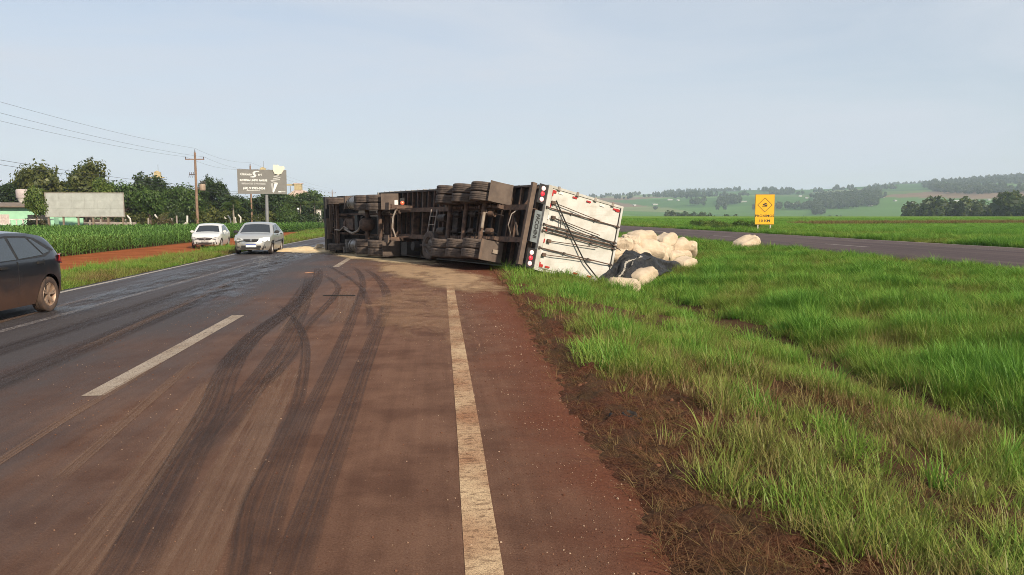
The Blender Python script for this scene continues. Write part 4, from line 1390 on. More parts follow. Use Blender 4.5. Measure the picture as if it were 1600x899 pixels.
# (x, y, z of centre, yaw, pitch, roll, size)
sacks = [
    (7.47, 28.6, .84, 25, -8, 10, 1.22, 'cream sack lying lengthwise on top of the spilled heap', None),
    (6.90, 27.6, .62, 70, 35, 5, 1.15, 'cream sack tilted upright in the heap just below the topmost sack', None),
    (7.50, 27.4, .52, 10, 5, 35, 1.12, 'cream sack lying on its side above the fold of the tarpaulin', None),
    (8.70, 29.6, .72, 35, -22, 0, 1.12, 'cream sack with tied end jutting from the top of the heap', None),
    (9.50, 30.2, .50, 20, -12, 20, 1.15, 'broad cream sack beside the small rumpled one at the heap end', None),
    (10.0, 30.4, .32, 80, 40, 0, .92, 'small rumpled cream sack at the outer grassy end of the heap', None),
    (8.35, 28.6, .34, 60, 20, 10, 1.1, 'cream sack wedged under the jutting tied sack in the heap', None),
    (6.42, 26.9, .45, 80, 60, 0, 1.12, 'cream sack standing on end against the trailer door edge', None),
    (7.78, 27.7, .20, 0, 0, 20, 1.1, L_HEAP, G_HEAP),
    (6.10, 26.5, .10, 85, 50, 0, 1.1, 'low cream sack squeezed between the trailer edge and the tarpaulin', None),
    (8.85, 29.0, .12, 15, 0, 15, 1.1, L_HEAP, G_HEAP),
    (7.05, 26.8, .30, 40, 15, 25, 1.1, L_HEAP, G_HEAP),
    (6.7, 27.4, .10, 20, 5, 0, 1.12, L_HEAP, G_HEAP), (7.4, 28.3, .36, 60, 0, 0, 1.12, L_HEAP, G_HEAP),
    (7.5, 28.2, -.02, 10, 0, 5, 1.12, L_HEAP, G_HEAP), (8.5, 29.4, .30, 45, 0, 0, 1.12, L_HEAP, G_HEAP),
    (8.3, 29.0, -.06, 0, 5, 0, 1.12, L_HEAP, G_HEAP), (9.4, 30.0, .10, 30, 0, 0, 1.12, L_HEAP, G_HEAP),
    (6.6, 26.7, -.25, 30, 0, 0, 1.12, L_HEAP, G_HEAP), (7.4, 27.6, -.28, 70, 0, 0, 1.12, L_HEAP, G_HEAP),
    (5.44, 22.6, -.38, -14, 4, 4, .95, 'cream sack with square end up, standing alone in the grass by the trailer doors', None),
    (6.40, 24.2, -.28, 28, -22, 6, 1.05, 'long cream sack propped on the edge of the black tarpaulin', None),
    (8.84, 27.5, -.10, 30, -18, 10, 1.0, 'plump creased cream sack alone in green grass beyond the tarpaulin', None),
    (14.2, 35.0, .40, 15, -24, 12, 1.25, 'pale cream sack with pointed end on the grass by the far road', None),
]
for k, (x, y, z, yw, pt, rl, sc, lab, grp) in enumerate(sacks):
    o = link('sack', sack_mes[k % len(sack_mes)])
    o.location = (x, y, z)
    o.rotation_euler = (R(rl), R(pt), R(yw))
    o.scale = (sc * .92, sc * .92, sc)
    tag(o, lab, 'sack', grp)

# black tarpaulin torn off the load, draped from the heap to the grass
t = NT('black_tarp')
n = t.noise(5, 8, .65, .4)
M_tarp = t.done(t.bsdf(t.mix(t.rng(n, .4, .7), (.010, .010, .011), (.035, .033, .032)), t.rng(t.noise(7, 6), .3, .7, .35, .6), 0, t.noise(6, 8, .7, .8), .8, .06, spec=.25))
A, B, Cc, D = (Vector(p) for p in ((4.75, 23.15, -.42), (6.15, 25.3, .62), (8.75, 27.3, -.08), (6.55, 24.1, -.42)))
nu, nv = 60, 40
G = np.zeros((nu, nv, 3))
for i in range(nu):
    for j in range(nv):
        a, b = i / (nu - 1), j / (nv - 1)
        p = (A * (1 - a) + D * a) * (1 - b) + (B * (1 - a) + Cc * a) * b
        sag = .40 * math.sin(math.pi * b) * math.sin(math.pi * min(1, a * 1.1)) * (.4 + a)
        fold = .07 * math.sin(a * 26 + b * 5 + 2 * noise.noise((a * 3, b * 3, 2))) * (1 - .5 * b) + .05 * noise.noise((a * 9, b * 7, 5)) + .10 * noise.noise((a * 4, b * 3, 8))
        e = 1.0
        p = p + Vector((.12 * noise.noise((a * 6, b * 6, 1)), .12 * noise.noise((a * 6, b * 6, 4)), 0))
        z = p.z + sag + fold
        z = max(z, float(ground_z(p.x, p.y)) + .05 + .03 * (1 + noise.noise((a * 14, b * 14, 3))))
        G[i, j] = (p.x, p.y, z)
tarp = tag(link('tarpaulin', grid_mesh('tarpaulin', G), M_tarp), 'crumpled black tarpaulin with faded white print draped from the sacks onto the grass', 'tarpaulin')
md = tarp.modifiers.new('thickness', 'SOLIDIFY'); md.thickness = .006
M_print = pmat('faded_print', (.42, .38, .32), (.16, .15, .14), 22, .7, lo=.4, hi=.6)
for (i0, j0, i1, j1, hw) in ((18, 6, 20, 26, 1.6), (25, 5, 27, 25, 1.9)):
    pr = np.zeros((30, 4, 3))
    for q in range(30):
        f = q / 29
        for w_ in range(4):
            ii = i0 + (i1 - i0) * f + (w_ / 3 - .5) * hw * (1 + .5 * math.sin(q * 2.1)); jj = j0 + (j1 - j0) * f
            ia, ja = int(ii), int(jj)
            fa, fb = ii - ia, jj - ja
            pp = (G[ia, ja] * (1 - fa) + G[ia + 1, ja] * fa) * (1 - fb) + (G[ia, ja + 1] * (1 - fa) + G[ia + 1, ja + 1] * fa) * fb
            pr[q, w_] = pp + np.array((-.003, -.012, .010))
    keep = grid_mesh('printed_band', pr)
    link('printed_band', keep, M_print, tarp)

# heap of spilled feed at the tractor's nose
def heap(name, cx, cy, rx, ry, h, rot, mat, seed, n_=48, base=0.0):
    G = np.zeros((n_, n_, 3))
    c_, s_ = math.cos(rot), math.sin(rot)
    for i in range(n_):
        for j in range(n_):
            a, b = -1 + 2 * i / (n_ - 1), -1 + 2 * j / (n_ - 1)
            x = cx + c_ * a * rx - s_ * b * ry; y = cy + s_ * a * rx + c_ * b * ry
            rr_ = math.hypot(a, b) + .25 * noise.noise((a * 2.3 + seed, b * 2.3, seed)) 
            f = max(0, 1 - rr_)
            z = h * f ** .8 + .03 * noise.noise((x * 5, y * 5, seed)) * min(1, f * 5) - .03 * (f <= 0)
            G[i, j] = (x, y, base + z)
    return link(name, grid_mesh(name, G), mat)
M_feed = pmat('yellow_feed', (.60, .47, .29), (.50, .37, .22), 4, .95, bump=.6, bscale=60, spec=.15)
M_grey = pmat('pale_rubble', (.50, .48, .44), (.30, .27, .24), 9, .9, bump=.7, bscale=30)
tag(heap('spilled_feed', -6.55, 38.0, 1.9, 1.0, .24, R(-12), M_feed, 3), kind='stuff')
tag(heap('spilled_feed', -2.9, 33.2, .6, 3.6, .09, R(26), M_feed, 9), kind='stuff')
tag(heap('spilled_feed', 4.55, 22.95, .45, .35, .34, 0, M_grey, 5, 30, -.5), kind='stuff')
# shards of pale fairing at the cab's foot
M_shard = pmat('pale_plastic', (.55, .54, .53), (.34, .33, .32), 9, .5)
sh_ = random.Random(5)
G_SH = 'shards of broken fairing'
for k in range(9):
    x, y = -5.35 + sh_.uniform(-.55, .6), 37.9 + sh_.uniform(-.5, .5)
    L = sh_.uniform(.16, .38)
    m = MB()
    pts = [(0, 0, 0), (L, -.05, .02), (L * 1.1, L * .5, .10), (L * .5, L * .75, .16), (-.04, L * .45, .06)]
    m.prism(pts, (0, .0, .012))
    o = m.build('fairing_shard', M_shard)
    o.location = (x, y, .12 + sh_.uniform(0, .12))
    o.rotation_euler = (sh_.uniform(.1, 1.0), sh_.uniform(-.5, .5), sh_.uniform(0, 6))
    tag(o, 'pale shard of broken fairing in the feed below the fallen cab', 'debris', G_SH)

# thin dark rod, orange scrap and black rag
o = MB().tube([(-2.54, 16.64, .016), (-2.2, 16.62, .018), (-1.86, 16.58, .015)], .014, 6).build('metal_rod', M_dark)
tag(o, 'thin dark metal rod lying across the lane', 'rod')
o = MB().prism([(-4.05, 23.1, .02), (-3.82, 23.14, .025), (-3.80, 23.2, .02), (-3.95, 23.18, .03), (-4.06, 23.17, .02)], (0, 0, .012)).build('plastic_scrap', pmat('orange_scrap', (.42, .20, .10), (.30, .14, .07), 8, .6))
tag(o, 'small flat orange scrap lying on the asphalt', 'scrap')
G = np.zeros((26, 18, 3))
for i in range(26):
    for j in range(18):
        a, b = i / 25, j / 17
        x = 1.50 + .34 * (a - .5) + .05 * noise.noise((a * 4, b * 4, 0)); y = 6.2 + .26 * (b - .5) + .05 * noise.noise((a * 4, b * 4, 7))
        f = max(0, 1 - (2 * a - 1) ** 4) * max(0, 1 - (2 * b - 1) ** 4)
        G[i, j] = (x, y, -.005 + f * (.05 + .06 * noise.noise((a * 5, b * 5, 3)) + .03 * math.sin(a * 20 + b * 9)))
rag = tag(link('rag', grid_mesh('rag', G), M_tarp), 'crumpled black plastic rag in the dead grass at the road edge', 'rag')

# ------------------------------------------------------------------ red soil shoulder with clods
ysd = np.arange(.5, 34, .05)
usd = np.linspace(0, 1, 44)
SP = np.zeros((len(ysd), len(usd), 3))
for i, y in enumerate(ysd):
    x0 = right_edge(y) - .16
    x1 = 2.75 if y < 22 else 2.75
    for j, u_ in enumerate(usd):
        x = x0 + (x1 - x0) * u_
        n1_ = noise.noise((x * 3.1, y * 3.1, 1)); n2_ = noise.noise((x * 9, y * 9, 2)); n3_ = noise.noise((x * 24, y * 24, 3))
        m_ = min(1, u_ / .28) * min(1, (1 - u_) / .25)
        base = max(float(np.interp(x, PROF_X, PROF_Z)), -.006)  if x < 1.9 else float(np.interp(x, PROF_X, PROF_Z)) + .028
        ridge_ = .05 * math.exp(-((x - (x0 + .42)) / .22) ** 2)
        SP[i, j] = (x, y, base - .02 * (1 - min(1, u_ / .05)) + m_ * (.022 + ridge_ + .060 * n1_ + .055 * n2_ + .030 * n3_) + (1 - m_) * .012 * n2_)
t = NT('red_soil')
c = t.mix(t.rng(t.noise(7, 7, .65), .35, .66), (.105, .034, .018), (.038, .016, .010))
c = t.mix(t.rng(t.noise(50, 6, .7), .42, .62), c, (.175, .078, .045))
c = t.mix(t.math('MULTIPLY', t.rng(t.noise(1.6, 6), .45, .62), .7), c, (.09, .062, .035))
M_soil = t.done(t.bsdf(c, .95, 0, t.noise(45, 9, .75), 1.0, .06, spec=.08))
tag(link('soil_shoulder', grid_mesh('soil_shoulder', SP), M_soil), kind='structure')
# ------------------------------------------------------------------ trees
M_bark = pmat('bark', (.14, .10, .07), (.075, .052, .038), 5, .9, bump=.5)
M_barkp = pmat('pale_bark', (.30, .26, .21), (.19, .16, .13), 4, .9, bump=.3)
LM = {
    'dark': leaf_mat('dark_leaves', [(0, (.012, .026, .010)), (.6, (.026, .050, .016)), (1, (.048, .078, .022))]),
    'olive': leaf_mat('olive_leaves', [(0, (.035, .046, .012)), (.6, (.082, .094, .022)), (1, (.145, .145, .036))]),
    'mid': leaf_mat('mid_leaves', [(0, (.022, .046, .011)), (.6, (.056, .105, .022)), (1, (.105, .165, .038))]),
    'bright': leaf_mat('bright_leaves', [(0, (.045, .080, .015)), (.6, (.095, .140, .025)), (1, (.155, .190, .040))]),
    'brown': leaf_mat('brown_leaves', [(0, (.050, .040, .020)), (.6, (.095, .072, .035)), (1, (.13, .105, .045))]),
    'palm': leaf_mat('palm_leaves', [(0, (.022, .045, .012)), (.6, (.050, .085, .022)), (1, (.11, .13, .04))]),
    'far': leaf_mat('far_leaves', [(0, (.020, .036, .016)), (.6, (.038, .062, .024)), (1, (.070, .098, .036))]),
}

def leaf_quads(cen, nrm, size, r):
    n = len(cen)
    nrm = nrm / np.linalg.norm(nrm, axis=1, keepdims=True)
    a = np.cross(nrm, r.normal(size=(n, 3)))
    a /= np.linalg.norm(a, axis=1, keepdims=True)
    b = np.cross(nrm, a)
    s = size * r.uniform(.6, 1.35, (n, 1))
    v = np.stack([cen - a * s, cen - b * s * .55 + nrm * s * .12, cen + a * s, cen + b * s * .55 + nrm * s * .12], 1).reshape(-1, 3)
    return v, np.arange(4 * n).reshape(n, 4)

def crown_mesh(seed, lobes, n, leaf, mat, clumps=26, flat=.8):
    r = np.random.default_rng(seed)
    lo = np.array(lobes, dtype=float)
    vol = lo[:, 3] * lo[:, 4] * lo[:, 5]
    pk = r.choice(len(lo), n, p=vol / vol.sum())
    # clump centres on each lobe's skin
    cc = []
    for l in lo:
        d = r.normal(size=(clumps, 3)); d /= np.linalg.norm(d, axis=1, keepdims=True)
        cc.append(l[:3] + d * l[3:6] * r.uniform(.55, 1.0, (clumps, 1)))
    cc = np.array(cc)
    ci = r.integers(0, clumps, n)
    cen = cc[pk, ci]
    sp = (lo[pk][:, 3:6].mean(1, keepdims=True)) * .26
    d = r.normal(size=(n, 3)) * sp * np.array([1, 1, flat])
    p = cen + d
    nrm = (p - lo[pk][:, :3]) / lo[pk][:, 3:6] + r.normal(size=(n, 3)) * .55 + np.array([0, 0, .35])
    v, f = leaf_quads(p, nrm, leaf, r)
    me = np_mesh('crown', v, f)
    me.materials.append(mat)
    return me

def trunk_mesh(seed, h, r0, tips, lean=(0, 0), mat=None):
    rs = random.Random(seed)
    m = MB()
    path = [(lean[0] * (k / 4) ** 1.4 + rs.uniform(-.05, .05) * (k > 0), lean[1] * (k / 4) ** 1.4 + rs.uniform(-.05, .05) * (k > 0), h * k / 4 - .2 * (k == 0)) for k in range(5)]
    m.tube(path, [r0 * (1.25 - .5 * k / 4) for k in range(5)], 9)
    for tx, ty, tz in tips:
        a = Vector(path[rs.choice((3, 4))]); b = Vector((tx, ty, tz))
        mid = a.lerp(b, .5) + Vector((0, 0, -.15 * (b - a).length * rs.uniform(.2, 1)))
        m.tube([a, mid, b], [r0 * .5, r0 * .32, r0 * .08], 6)
    return m.mesh('trunk', mat or M_bark, 50)

def proto(seed, shape, leafn, leaf, bark=None):
    """unit-ish trees a few metres tall; returns trunk and crown meshes"""
    rs = random.Random(seed)
    lobes = []
    if shape == 'broad':       # 10 m tall, 12 wide
        for k in range(13):
            a = rs.uniform(0, 6.28); d = rs.uniform(.5, 4.2); q = rs.uniform(1.2, 2.3)
            lobes.append((math.cos(a) * d, math.sin(a) * d, 6.6 - .10 * d * d + rs.uniform(-1.6, 1.8), q * 1.2, q * 1.2, q * .85))
        th, r0 = 4.0, .32
    elif shape == 'tall':      # 10 m tall, 6 wide
        for k in range(11):
            a = rs.uniform(0, 6.28); d = rs.uniform(0, 1.9); q = rs.uniform(1.0, 1.7)
            lobes.append((math.cos(a) * d, math.sin(a) * d, rs.uniform(3.0, 8.8), q, q, q * 1.1))
        th, r0 = 4.5, .26
    elif shape == 'round':     # 6 m tall, 6 wide, bare trunk below
        for k in range(10):
            a = rs.uniform(0, 6.28); d = rs.uniform(0, 1.9); q = rs.uniform(.9, 1.4)
            lobes.append((math.cos(a) * d, math.sin(a) * d, 4.0 + rs.uniform(-.9, 1.1), q * 1.1, q * 1.1, q * .85))
        th, r0 = 2.4, .22
    elif shape == 'bush':      # 2 m tall, 4 wide
        for k in range(9):
            a = rs.uniform(0, 6.28); d = rs.uniform(0, 1.5); q = rs.uniform(.5, .85)
            lobes.append((math.cos(a) * d, math.sin(a) * d, .75 + rs.uniform(-.2, .5) - .1 * d, q * 1.1, q * 1.1, q * .8))
        th, r0 = .6, .08
    elif shape == 'ball':      # clipped round tree
        lobes = [(0, 0, 2.2, 1.35, 1.35, 1.6), (0, 0, 1.5, 1.25, 1.25, 1.2)]
        th, r0 = 1.2, .12
    tips = [(l[0], l[1], l[2]) for l in lobes[:8]]
    cm = crown_mesh(seed, lobes, leafn, leaf, LM['mid'], 22 if shape != 'ball' else 120)
    return trunk_mesh(seed + 1, th, r0, tips, mat=bark), cm

PR = {'broad': [proto(11, 'broad', 8000, .31), proto(12, 'broad', 8000, .31)], 'tall': [proto(13, 'tall', 5600, .26), proto(14, 'tall', 5600, .26)],
      'round': [proto(15, 'round', 5000, .22), proto(16, 'round', 5000, .22)], 'bush': [proto(17, 'bush', 1800, .13), proto(18, 'bush', 1800, .13)], 'ball': [proto(19, 'ball', 2600, .11)]}
H0 = {'broad': 9.2, 'tall': 9.8, 'round': 5.9, 'bush': 1.9, 'ball': 3.7}
W0 = {'broad': 12.0, 'tall': 6.2, 'round': 6.2, 'bush': 4.2, 'ball': 2.8}

def tree(name, kind, x, y, height, width, leaf, label, group=None, var=0, cat='tree'):
    z = float(ground_z(x, y)) - .05
    t_ = empty(name, (x, y, z), random.uniform(0, 6.28), label, cat, group)
    sw, sh = width / W0[kind], height / H0[kind]
    t_.scale = (sw, sw, sh)
    tm, cm = PR[kind][var % len(PR[kind])]
    link('trunk', tm, None, t_)
    c_ = link('crown', cm, None, t_)
    c_.material_slots[0].link = 'OBJECT'
    c_.material_slots[0].material = LM[leaf]
    return t_

def bearing(px): return math.atan((px - 800) / 1205.0) + R(5.2)
def X_at(px, Y): return Y * math.tan(bearing(px))
# (px of trunk in a 1600-wide frame -> x), distance, height, width
T = [
    ('broadleaf_tree', 'broad', -65.0, 124, 11.0, 9.4, 'olive', 'large olive green tree towering behind the water tank', None, 0),
    ('broadleaf_tree', 'tall', -67.5, 122, 7.4, 4.0, 'dark', 'narrow dark tree at the outer side of the large olive tree', None, 0),
    ('broadleaf_tree', 'tall', -54.5, 118, 10.0, 5.4, 'olive', 'tall yellowish olive tree rising behind the blank billboard', None, 1),
    ('broadleaf_tree', 'round', -49.6, 112, 7.2, 3.6, 'bright', 'yellow green young tree peeking over the blank billboard', None, 0),
    ('broadleaf_tree', 'broad', -58.6, 128, 9.6, 8.0, 'dark', 'dark tree filling the gap between the olive trees', None, 1),
    ('garden_tree', 'round', -48.0, 91, 5.0, 2.7, 'bright', 'small light green tree with slanting trunk before the mint house', None, 1),
    ('broadleaf_tree', 'broad', -54.0, 131, 8.6, 6.6, 'mid', 'green tree behind the end of the blank billboard', None, 0),
    ('broadleaf_tree', 'tall', -52.2, 133, 8.8, 4.6, 'dark', 'tall dark conical tree over the bright round tree', None, 1),
    ('round_tree', 'round', -37.6, 99, 5.0, 4.2, 'mid', 'bright round-crowned tree with reddish trunk behind the fence', None, 1),
    ('broadleaf_tree', 'broad', -49.8, 135, 8.2, 8.0, 'dark', 'dark spreading tree beyond the leaning fence posts', None, 1),
    ('broadleaf_tree', 'broad', -45.6, 132, 7.6, 8.0, 'mid', 'low wide green tree behind the brown bush', None, 0),
    ('eucalyptus_tree', 'tall', -40.8, 135, 8.4, 3.0, 'dark', 'slim eucalyptus close behind the transformer pole', None, 0),
    ('eucalyptus_tree', 'tall', -41.6, 136, 8.6, 3.0, 'dark', 'slim eucalyptus on the outer side of the transformer pole', None, 1),
    ('eucalyptus_tree', 'tall', -38.4, 134, 8.2, 3.0, 'dark', 'slim eucalyptus nearest the dental billboard', None, 0),
    ('broadleaf_tree', 'broad', -43.4, 130, 6.6, 7.5, 'mid', 'shady green tree standing over the dry palms', None, 1),
    ('broadleaf_tree', 'broad', -37.0, 134, 6.4, 7.5, 'dark', 'dark tree under the left half of the dental billboard', None, 0),
    ('broadleaf_tree', 'broad', -31.0, 140, 6.2, 8.0, 'dark', 'dark tree under the right half of the dental billboard', None, 1),
    ('broadleaf_tree', 'broad', -33.5, 165, 7.6, 9.0, 'mid', 'rounded green tree in front of the grain plant', None, 0),
    ('broadleaf_tree', 'broad', -28.0, 168, 7.0, 9.0, 'mid', 'spreading green tree between the palms and the grain plant', None, 1),
    ('broadleaf_tree', 'broad', -23.5, 172, 6.4, 8.5, 'dark', 'dark green tree just beyond the fallen cab', None, 0),
    ('clipped_tree', 'ball', -23.4, 116, 3.8, 2.6, 'mid', 'smooth egg-shaped clipped tree beside the billboard column', None, 0),
    ('brown_bush', 'bush', -34.2, 95, 2.1, 4.0, 'brown', 'wide brownish bush behind the white fence posts', None, 0),
    ('brown_bush', 'bush', -50.8, 96, 1.9, 2.6, 'brown', 'rusty brown bush against the mint green wall', None, 1),
    ('olive_bush', 'bush', -32.0, 108, 3.4, 5.0, 'olive', 'tall olive shrub at the foot of the transformer pole', None, 0),
    ('olive_bush', 'bush', -29.2, 110, 2.8, 4.2, 'olive', 'low olive shrub between the two wooden poles', None, 1),
]
for nm, kd, x, y, h, w, lf, lb, gp_, vr in T:
    tree(nm, kd, X_at(690 + 1200 * x / y, y), y, h, w * 1.12, lf, lb, gp_, vr)
rs = random.Random(3)
for k in range(16):
    y = 142 + rs.uniform(0, 26)
    px = 5 + k * 32 + rs.uniform(-8, 8)
    tree('shade_tree', 'broad', X_at(px, y), y, rs.uniform(4.6, 6.2), rs.uniform(8, 10), rs.choice(('dark', 'dark', 'mid')), 'low shady tree in the dark belt behind the yards', 'shade trees behind the yards', k)
for k in range(14):
    y = 118 + rs.uniform(0, 18)
    px = 190 + k * 23 + rs.uniform(-8, 8)
    tree('hedge_shrub', 'bush', X_at(px, y), y, rs.uniform(2.4, 3.4), rs.uniform(4.5, 6), rs.choice(('dark', 'olive', 'dark')), 'dark shrub growing at the foot of the tree belt', 'shrubs under the trees', k, 'shrub')

# palms
def palm_meshes(seed, h, fr=13, L=2.2):
    rs_ = random.Random(seed)
    tr = MB().tube([(0, 0, -.1), (.05, 0, h * .33), (.02, .04, h * .66), (0, 0, h)], [.17, .13, .12, .10], 9).mesh('trunk', M_barkp, 50)
    V, F = [], []
    for k in range(fr):
        a = 2 * math.pi * k / fr + rs_.uniform(-.2, .2)
        el = rs_.uniform(-.1, 1.1)
        prev = None
        for s_ in range(1, 15):
            f = s_ / 14
            rad_ = L * f * math.cos(el) * (1 - .15 * f)
            zz = h + L * f * math.sin(el) - 1.15 * L * .5 * f * f
            cx, cy = math.cos(a) * rad_, math.sin(a) * rad_
            tx, ty = -math.sin(a), math.cos(a)
            ll = .62 * math.sin(math.pi * min(1, f * .9 + .12))
            for sd in (-1, 1):
                b = len(V)
                dx, dy = math.cos(a) * .10, math.sin(a) * .10
                V += [(cx, cy, zz), (cx + dx * .9, cy + dy * .9, zz), (cx + tx * sd * ll + dx * 3, cy + ty * sd * ll + dy * 3, zz - ll * .55), (cx + tx * sd * ll * .96 + dx * 2, cy + ty * sd * ll * .96 + dy * 2, zz - ll * .56)]
                F.append((b, b + 1, b + 2, b + 3))
    me = np_mesh('crown', V, F)
    me.materials.append(LM['palm'])
    return tr, me
PM = [palm_meshes(5, 3.6), palm_meshes(6, 4.2, 15, 2.4), palm_meshes(8, 1.6, 16, 2.6)]
for px, y, kd, sc, lb in ((365, 103, 0, .95, 'palm with drooping fronds behind the dental billboard pole'), (456, 140, 0, 1.0, 'slim pale-trunked palm nearest the clipped tree'), (470, 138, 1, .95, 'pale-trunked palm with upright fronds next to the round lamp'),
                          (492, 142, 1, .98, 'pale-trunked palm beside the small white kiosk'), (512, 140, 0, 1.1, 'palm half hidden by the fallen cab'), (335, 112, 2, .9, 'stemless palm with long fronds by the wooden pole'),
                          (441, 139, 1, .9, 'palm with low fronds behind the clipped tree')):
    x = X_at(px, y)
    e = empty('palm_tree', (x, y, float(ground_z(x, y))), random.uniform(0, 6), lb, 'palm tree')
    e.scale = (sc, sc, sc)
    link('trunk', PM[kd][0], None, e)
    link('crown', PM[kd][1], None, e)

# ------------------------------------------------------------------ mint green house
M_mint = pmat('mint_plaster', (.34, .60, .40), (.28, .52, .35), 1.5, .85, bump=.1)
M_roof = pmat('fibre_roof', (.20, .15, .11), (.13, .10, .08), 2, .9)
M_curtain = pmat('pale_shutter', (.52, .44, .40), (.40, .33, .30), 6, .7)
M_conc = pmat('old_concrete', (.34, .30, .26), (.24, .20, .17), 3, .9, bump=.3)
M_whitep = pmat('white_limed', (.66, .63, .58), (.46, .42, .37), 3, .85, bump=.2)
M_darkin = pmat('dark_recess', (.02, .022, .02), (.03, .03, .028), 3, .9)
hz_ = float(ground_z(-50, 100))
house = empty('house', (-51.5, 101, hz_), R(4), 'mint green single-storey house with low roof behind the corn', 'house')
m = MB().box(-6.5, 3.2, 0, .2, 0, 3.0).box(-6.5, -6.3, .2, 7, 0, 3.0).box(3.0, 3.2, .2, 7, 0, 3.0).box(-6.3, 3.0, 6.8, 7, 0, 3.0)
m.build('wall', M_mint, house)
MB().prism([(-7.0, -.7, 3.02), (-7.0, 3.5, 3.55), (-7.0, 7.5, 3.02), (-7.0, 7.5, 3.14), (-7.0, 3.5, 3.68), (-7.0, -.7, 3.16)], (10.8, 0, 0)).build('roof', M_roof, house)
for x0, x1 in ((-4.6, -1.9), ):
    w_ = MB().box(x0, x1, -.05, -.004, .95, 2.15).build('window', M_curtain, house)
    for k in range(9):
        xx = x0 + (x1 - x0) * k / 8
        MB().box(xx - .02, xx + .02, -.075, -.0505, .95, 2.15).build('window_bar', M_whitep, w_)
    MB().box(x0 - .1, x1 + .1, -.12, -.0505, .85, .949).build('window_sill', M_whitep, w_)
MB().box(.2, 2.6, -.06, -.003, .2, 2.1).build('doorway', M_darkin, house)
m = MB().box(4.2, 7.0, -1.2, -1.05, 0, 1.7)
gate = empty('garden_wall', (-51.5, 101, hz_), R(4), 'low mint green and cream wall with fence beneath the blank billboard', 'wall')
m.build('wall_panel', M_mint, gate)
MB().box(7.05, 13.2, -1.2, -1.05, 0, 1.2).build('wall_panel', M_conc, gate)
for k in range(7):
    MB().box(-1.0 + k * .75, -.88 + k * .75, -2.2, -2.08, 0, 1.5).build('fence_picket', M_whitep, gate)
MB().box(-1.0, 4.0, -2.19, -2.1, 1.5002, 1.6).build('fence_rail', M_whitep, gate)

# water tank on a flared column
wtw = empty('water_tower', (-60.0, 117, float(ground_z(-60, 117))), 0, 'pinkish grey water tank on a flared white column', 'water tower')
MB().lathe([(.001, 4.5), (.75, 4.5), (.80, 4.7), (.80, 5.6), (.70, 5.75), (.001, 5.8)], 20, 'Z').build('tank', pmat('pink_tank', (.46, .40, .38), (.36, .31, .30), 2, .8), wtw, 35)
MB().lathe([(.30, 0), (.26, 2.5), (.28, 3.6), (.70, 4.49), (.001, 4.49)], 16, 'Z').build('column', M_whitep, wtw, 35)

# ------------------------------------------------------------------ blank billboard
M_board = NT('stained_board')
t = M_board
c = t.mix(t.rng(t.noise(1.2, 7, .65, .5), .35, .65), (.42, .43, .40), (.33, .335, .31))
c = t.mix(t.math('MULTIPLY', t.rng(t.noise(.7, 5, .6), .60, .72), .6), c, (.52, .51, .47))
M_board = t.done(t.bsdf(c, .85))
M_wood = pmat('weathered_wood', (.24, .18, .13), (.15, .11, .08), 4, .9, bump=.3)
bb = empty('billboard', (-41.8, 95, float(ground_z(-41.8, 95))), R(-3), 'wide blank grey billboard on wooden posts behind the corn', 'billboard')
for r0 in range(3):
    for c0 in range(6):
        x0 = -4.45 + c0 * 1.483
        z0 = 1.9 + r0 * .91
        MB().box(x0 + .006, x0 + 1.477, -.03 + .004 * ((r0 + c0) % 2), 0, z0 + .006, z0 + .904).build('board_panel', M_board, bb)
for k in range(6):
    x = -4.3 + k * 1.72
    MB().box(x - .08, x + .08, .01, .2, -.1, 4.6).build('post', M_wood, bb)
MB().box(-4.5, 4.5, -.06, .0, 4.632, 4.70).build('edge_trim', M_conc, bb)
MB().box(-4.5, 4.5, -.06, .0, 1.82, 1.898).build('edge_trim', M_conc, bb)
MB().box(-4.56, -4.47, -.06, .0, 1.82, 4.70).build('edge_trim', M_conc, bb)
MB().box(4.47, 4.56, -.06, .0, 1.82, 4.70).build('edge_trim', M_conc, bb)

# ------------------------------------------------------------------ dental billboard on its column, with the cut-out rising above it
M_sign = pmat('grey_sheet', (.165, .158, .146), (.14, .133, .124), 1.5, .7)
M_signw = pmat('white_vinyl', (.70, .70, .68), (.6, .6, .58), 5, .6)
M_signg = pmat('grey_vinyl', (.42, .41, .40), (.36, .35, .34), 5, .6)
M_tooth = pmat('cream_cutout', (.66, .62, .50), (.56, .52, .42), 2, .6)
M_col = pmat('grey_column', (.22, .22, .23), (.17, .17, .17), 2, .6, .2)
db = empty('billboard', (-23.6, 105, float(ground_z(-23.6, 105))), R(16), 'grey dental advertisement with white lettering and implant cut-out on a single column', 'billboard')
MB().cyl((.5, .35, -.2), (.5, .35, 7.3), .22, seg=16).build('column', M_col, db, 40)
MB().box(-3.1, 3.1, -.02, .14, 4.85, 8.05).build('board', M_sign, db)
MB().box(-3.0, 3.0, .1402, .30, 5.2, 5.4).box(-3.0, 3.0, .1402, .30, 7.4, 7.6).build('rail', M_col, db)
def board_text(txt, x, z, size, mat, sx=1.0, bold=.012):
    me = text_mesh(txt, size, mat, 'lettering', .006, bold=bold, sx=sx)
    me.transform(Matrix(((1, 0, 0, x), (0, 0, -1, -.032), (0, 1, 0, z), (0, 0, 0, 1))))
    return link('lettering', me, None, db)
board_text('Clidonto', -2.02, 7.40, .42, M_signw, .95)
board_text('art', -.28, 7.40, .42, M_signw)
sw = []
for k in range(25):
    f = k / 24
    sw.append((-1.35 + 1.2 * f + .25 * math.sin(f * 6.28), 7.05 + .78 * f + .1 * math.sin(f * 12)))
m = MB()
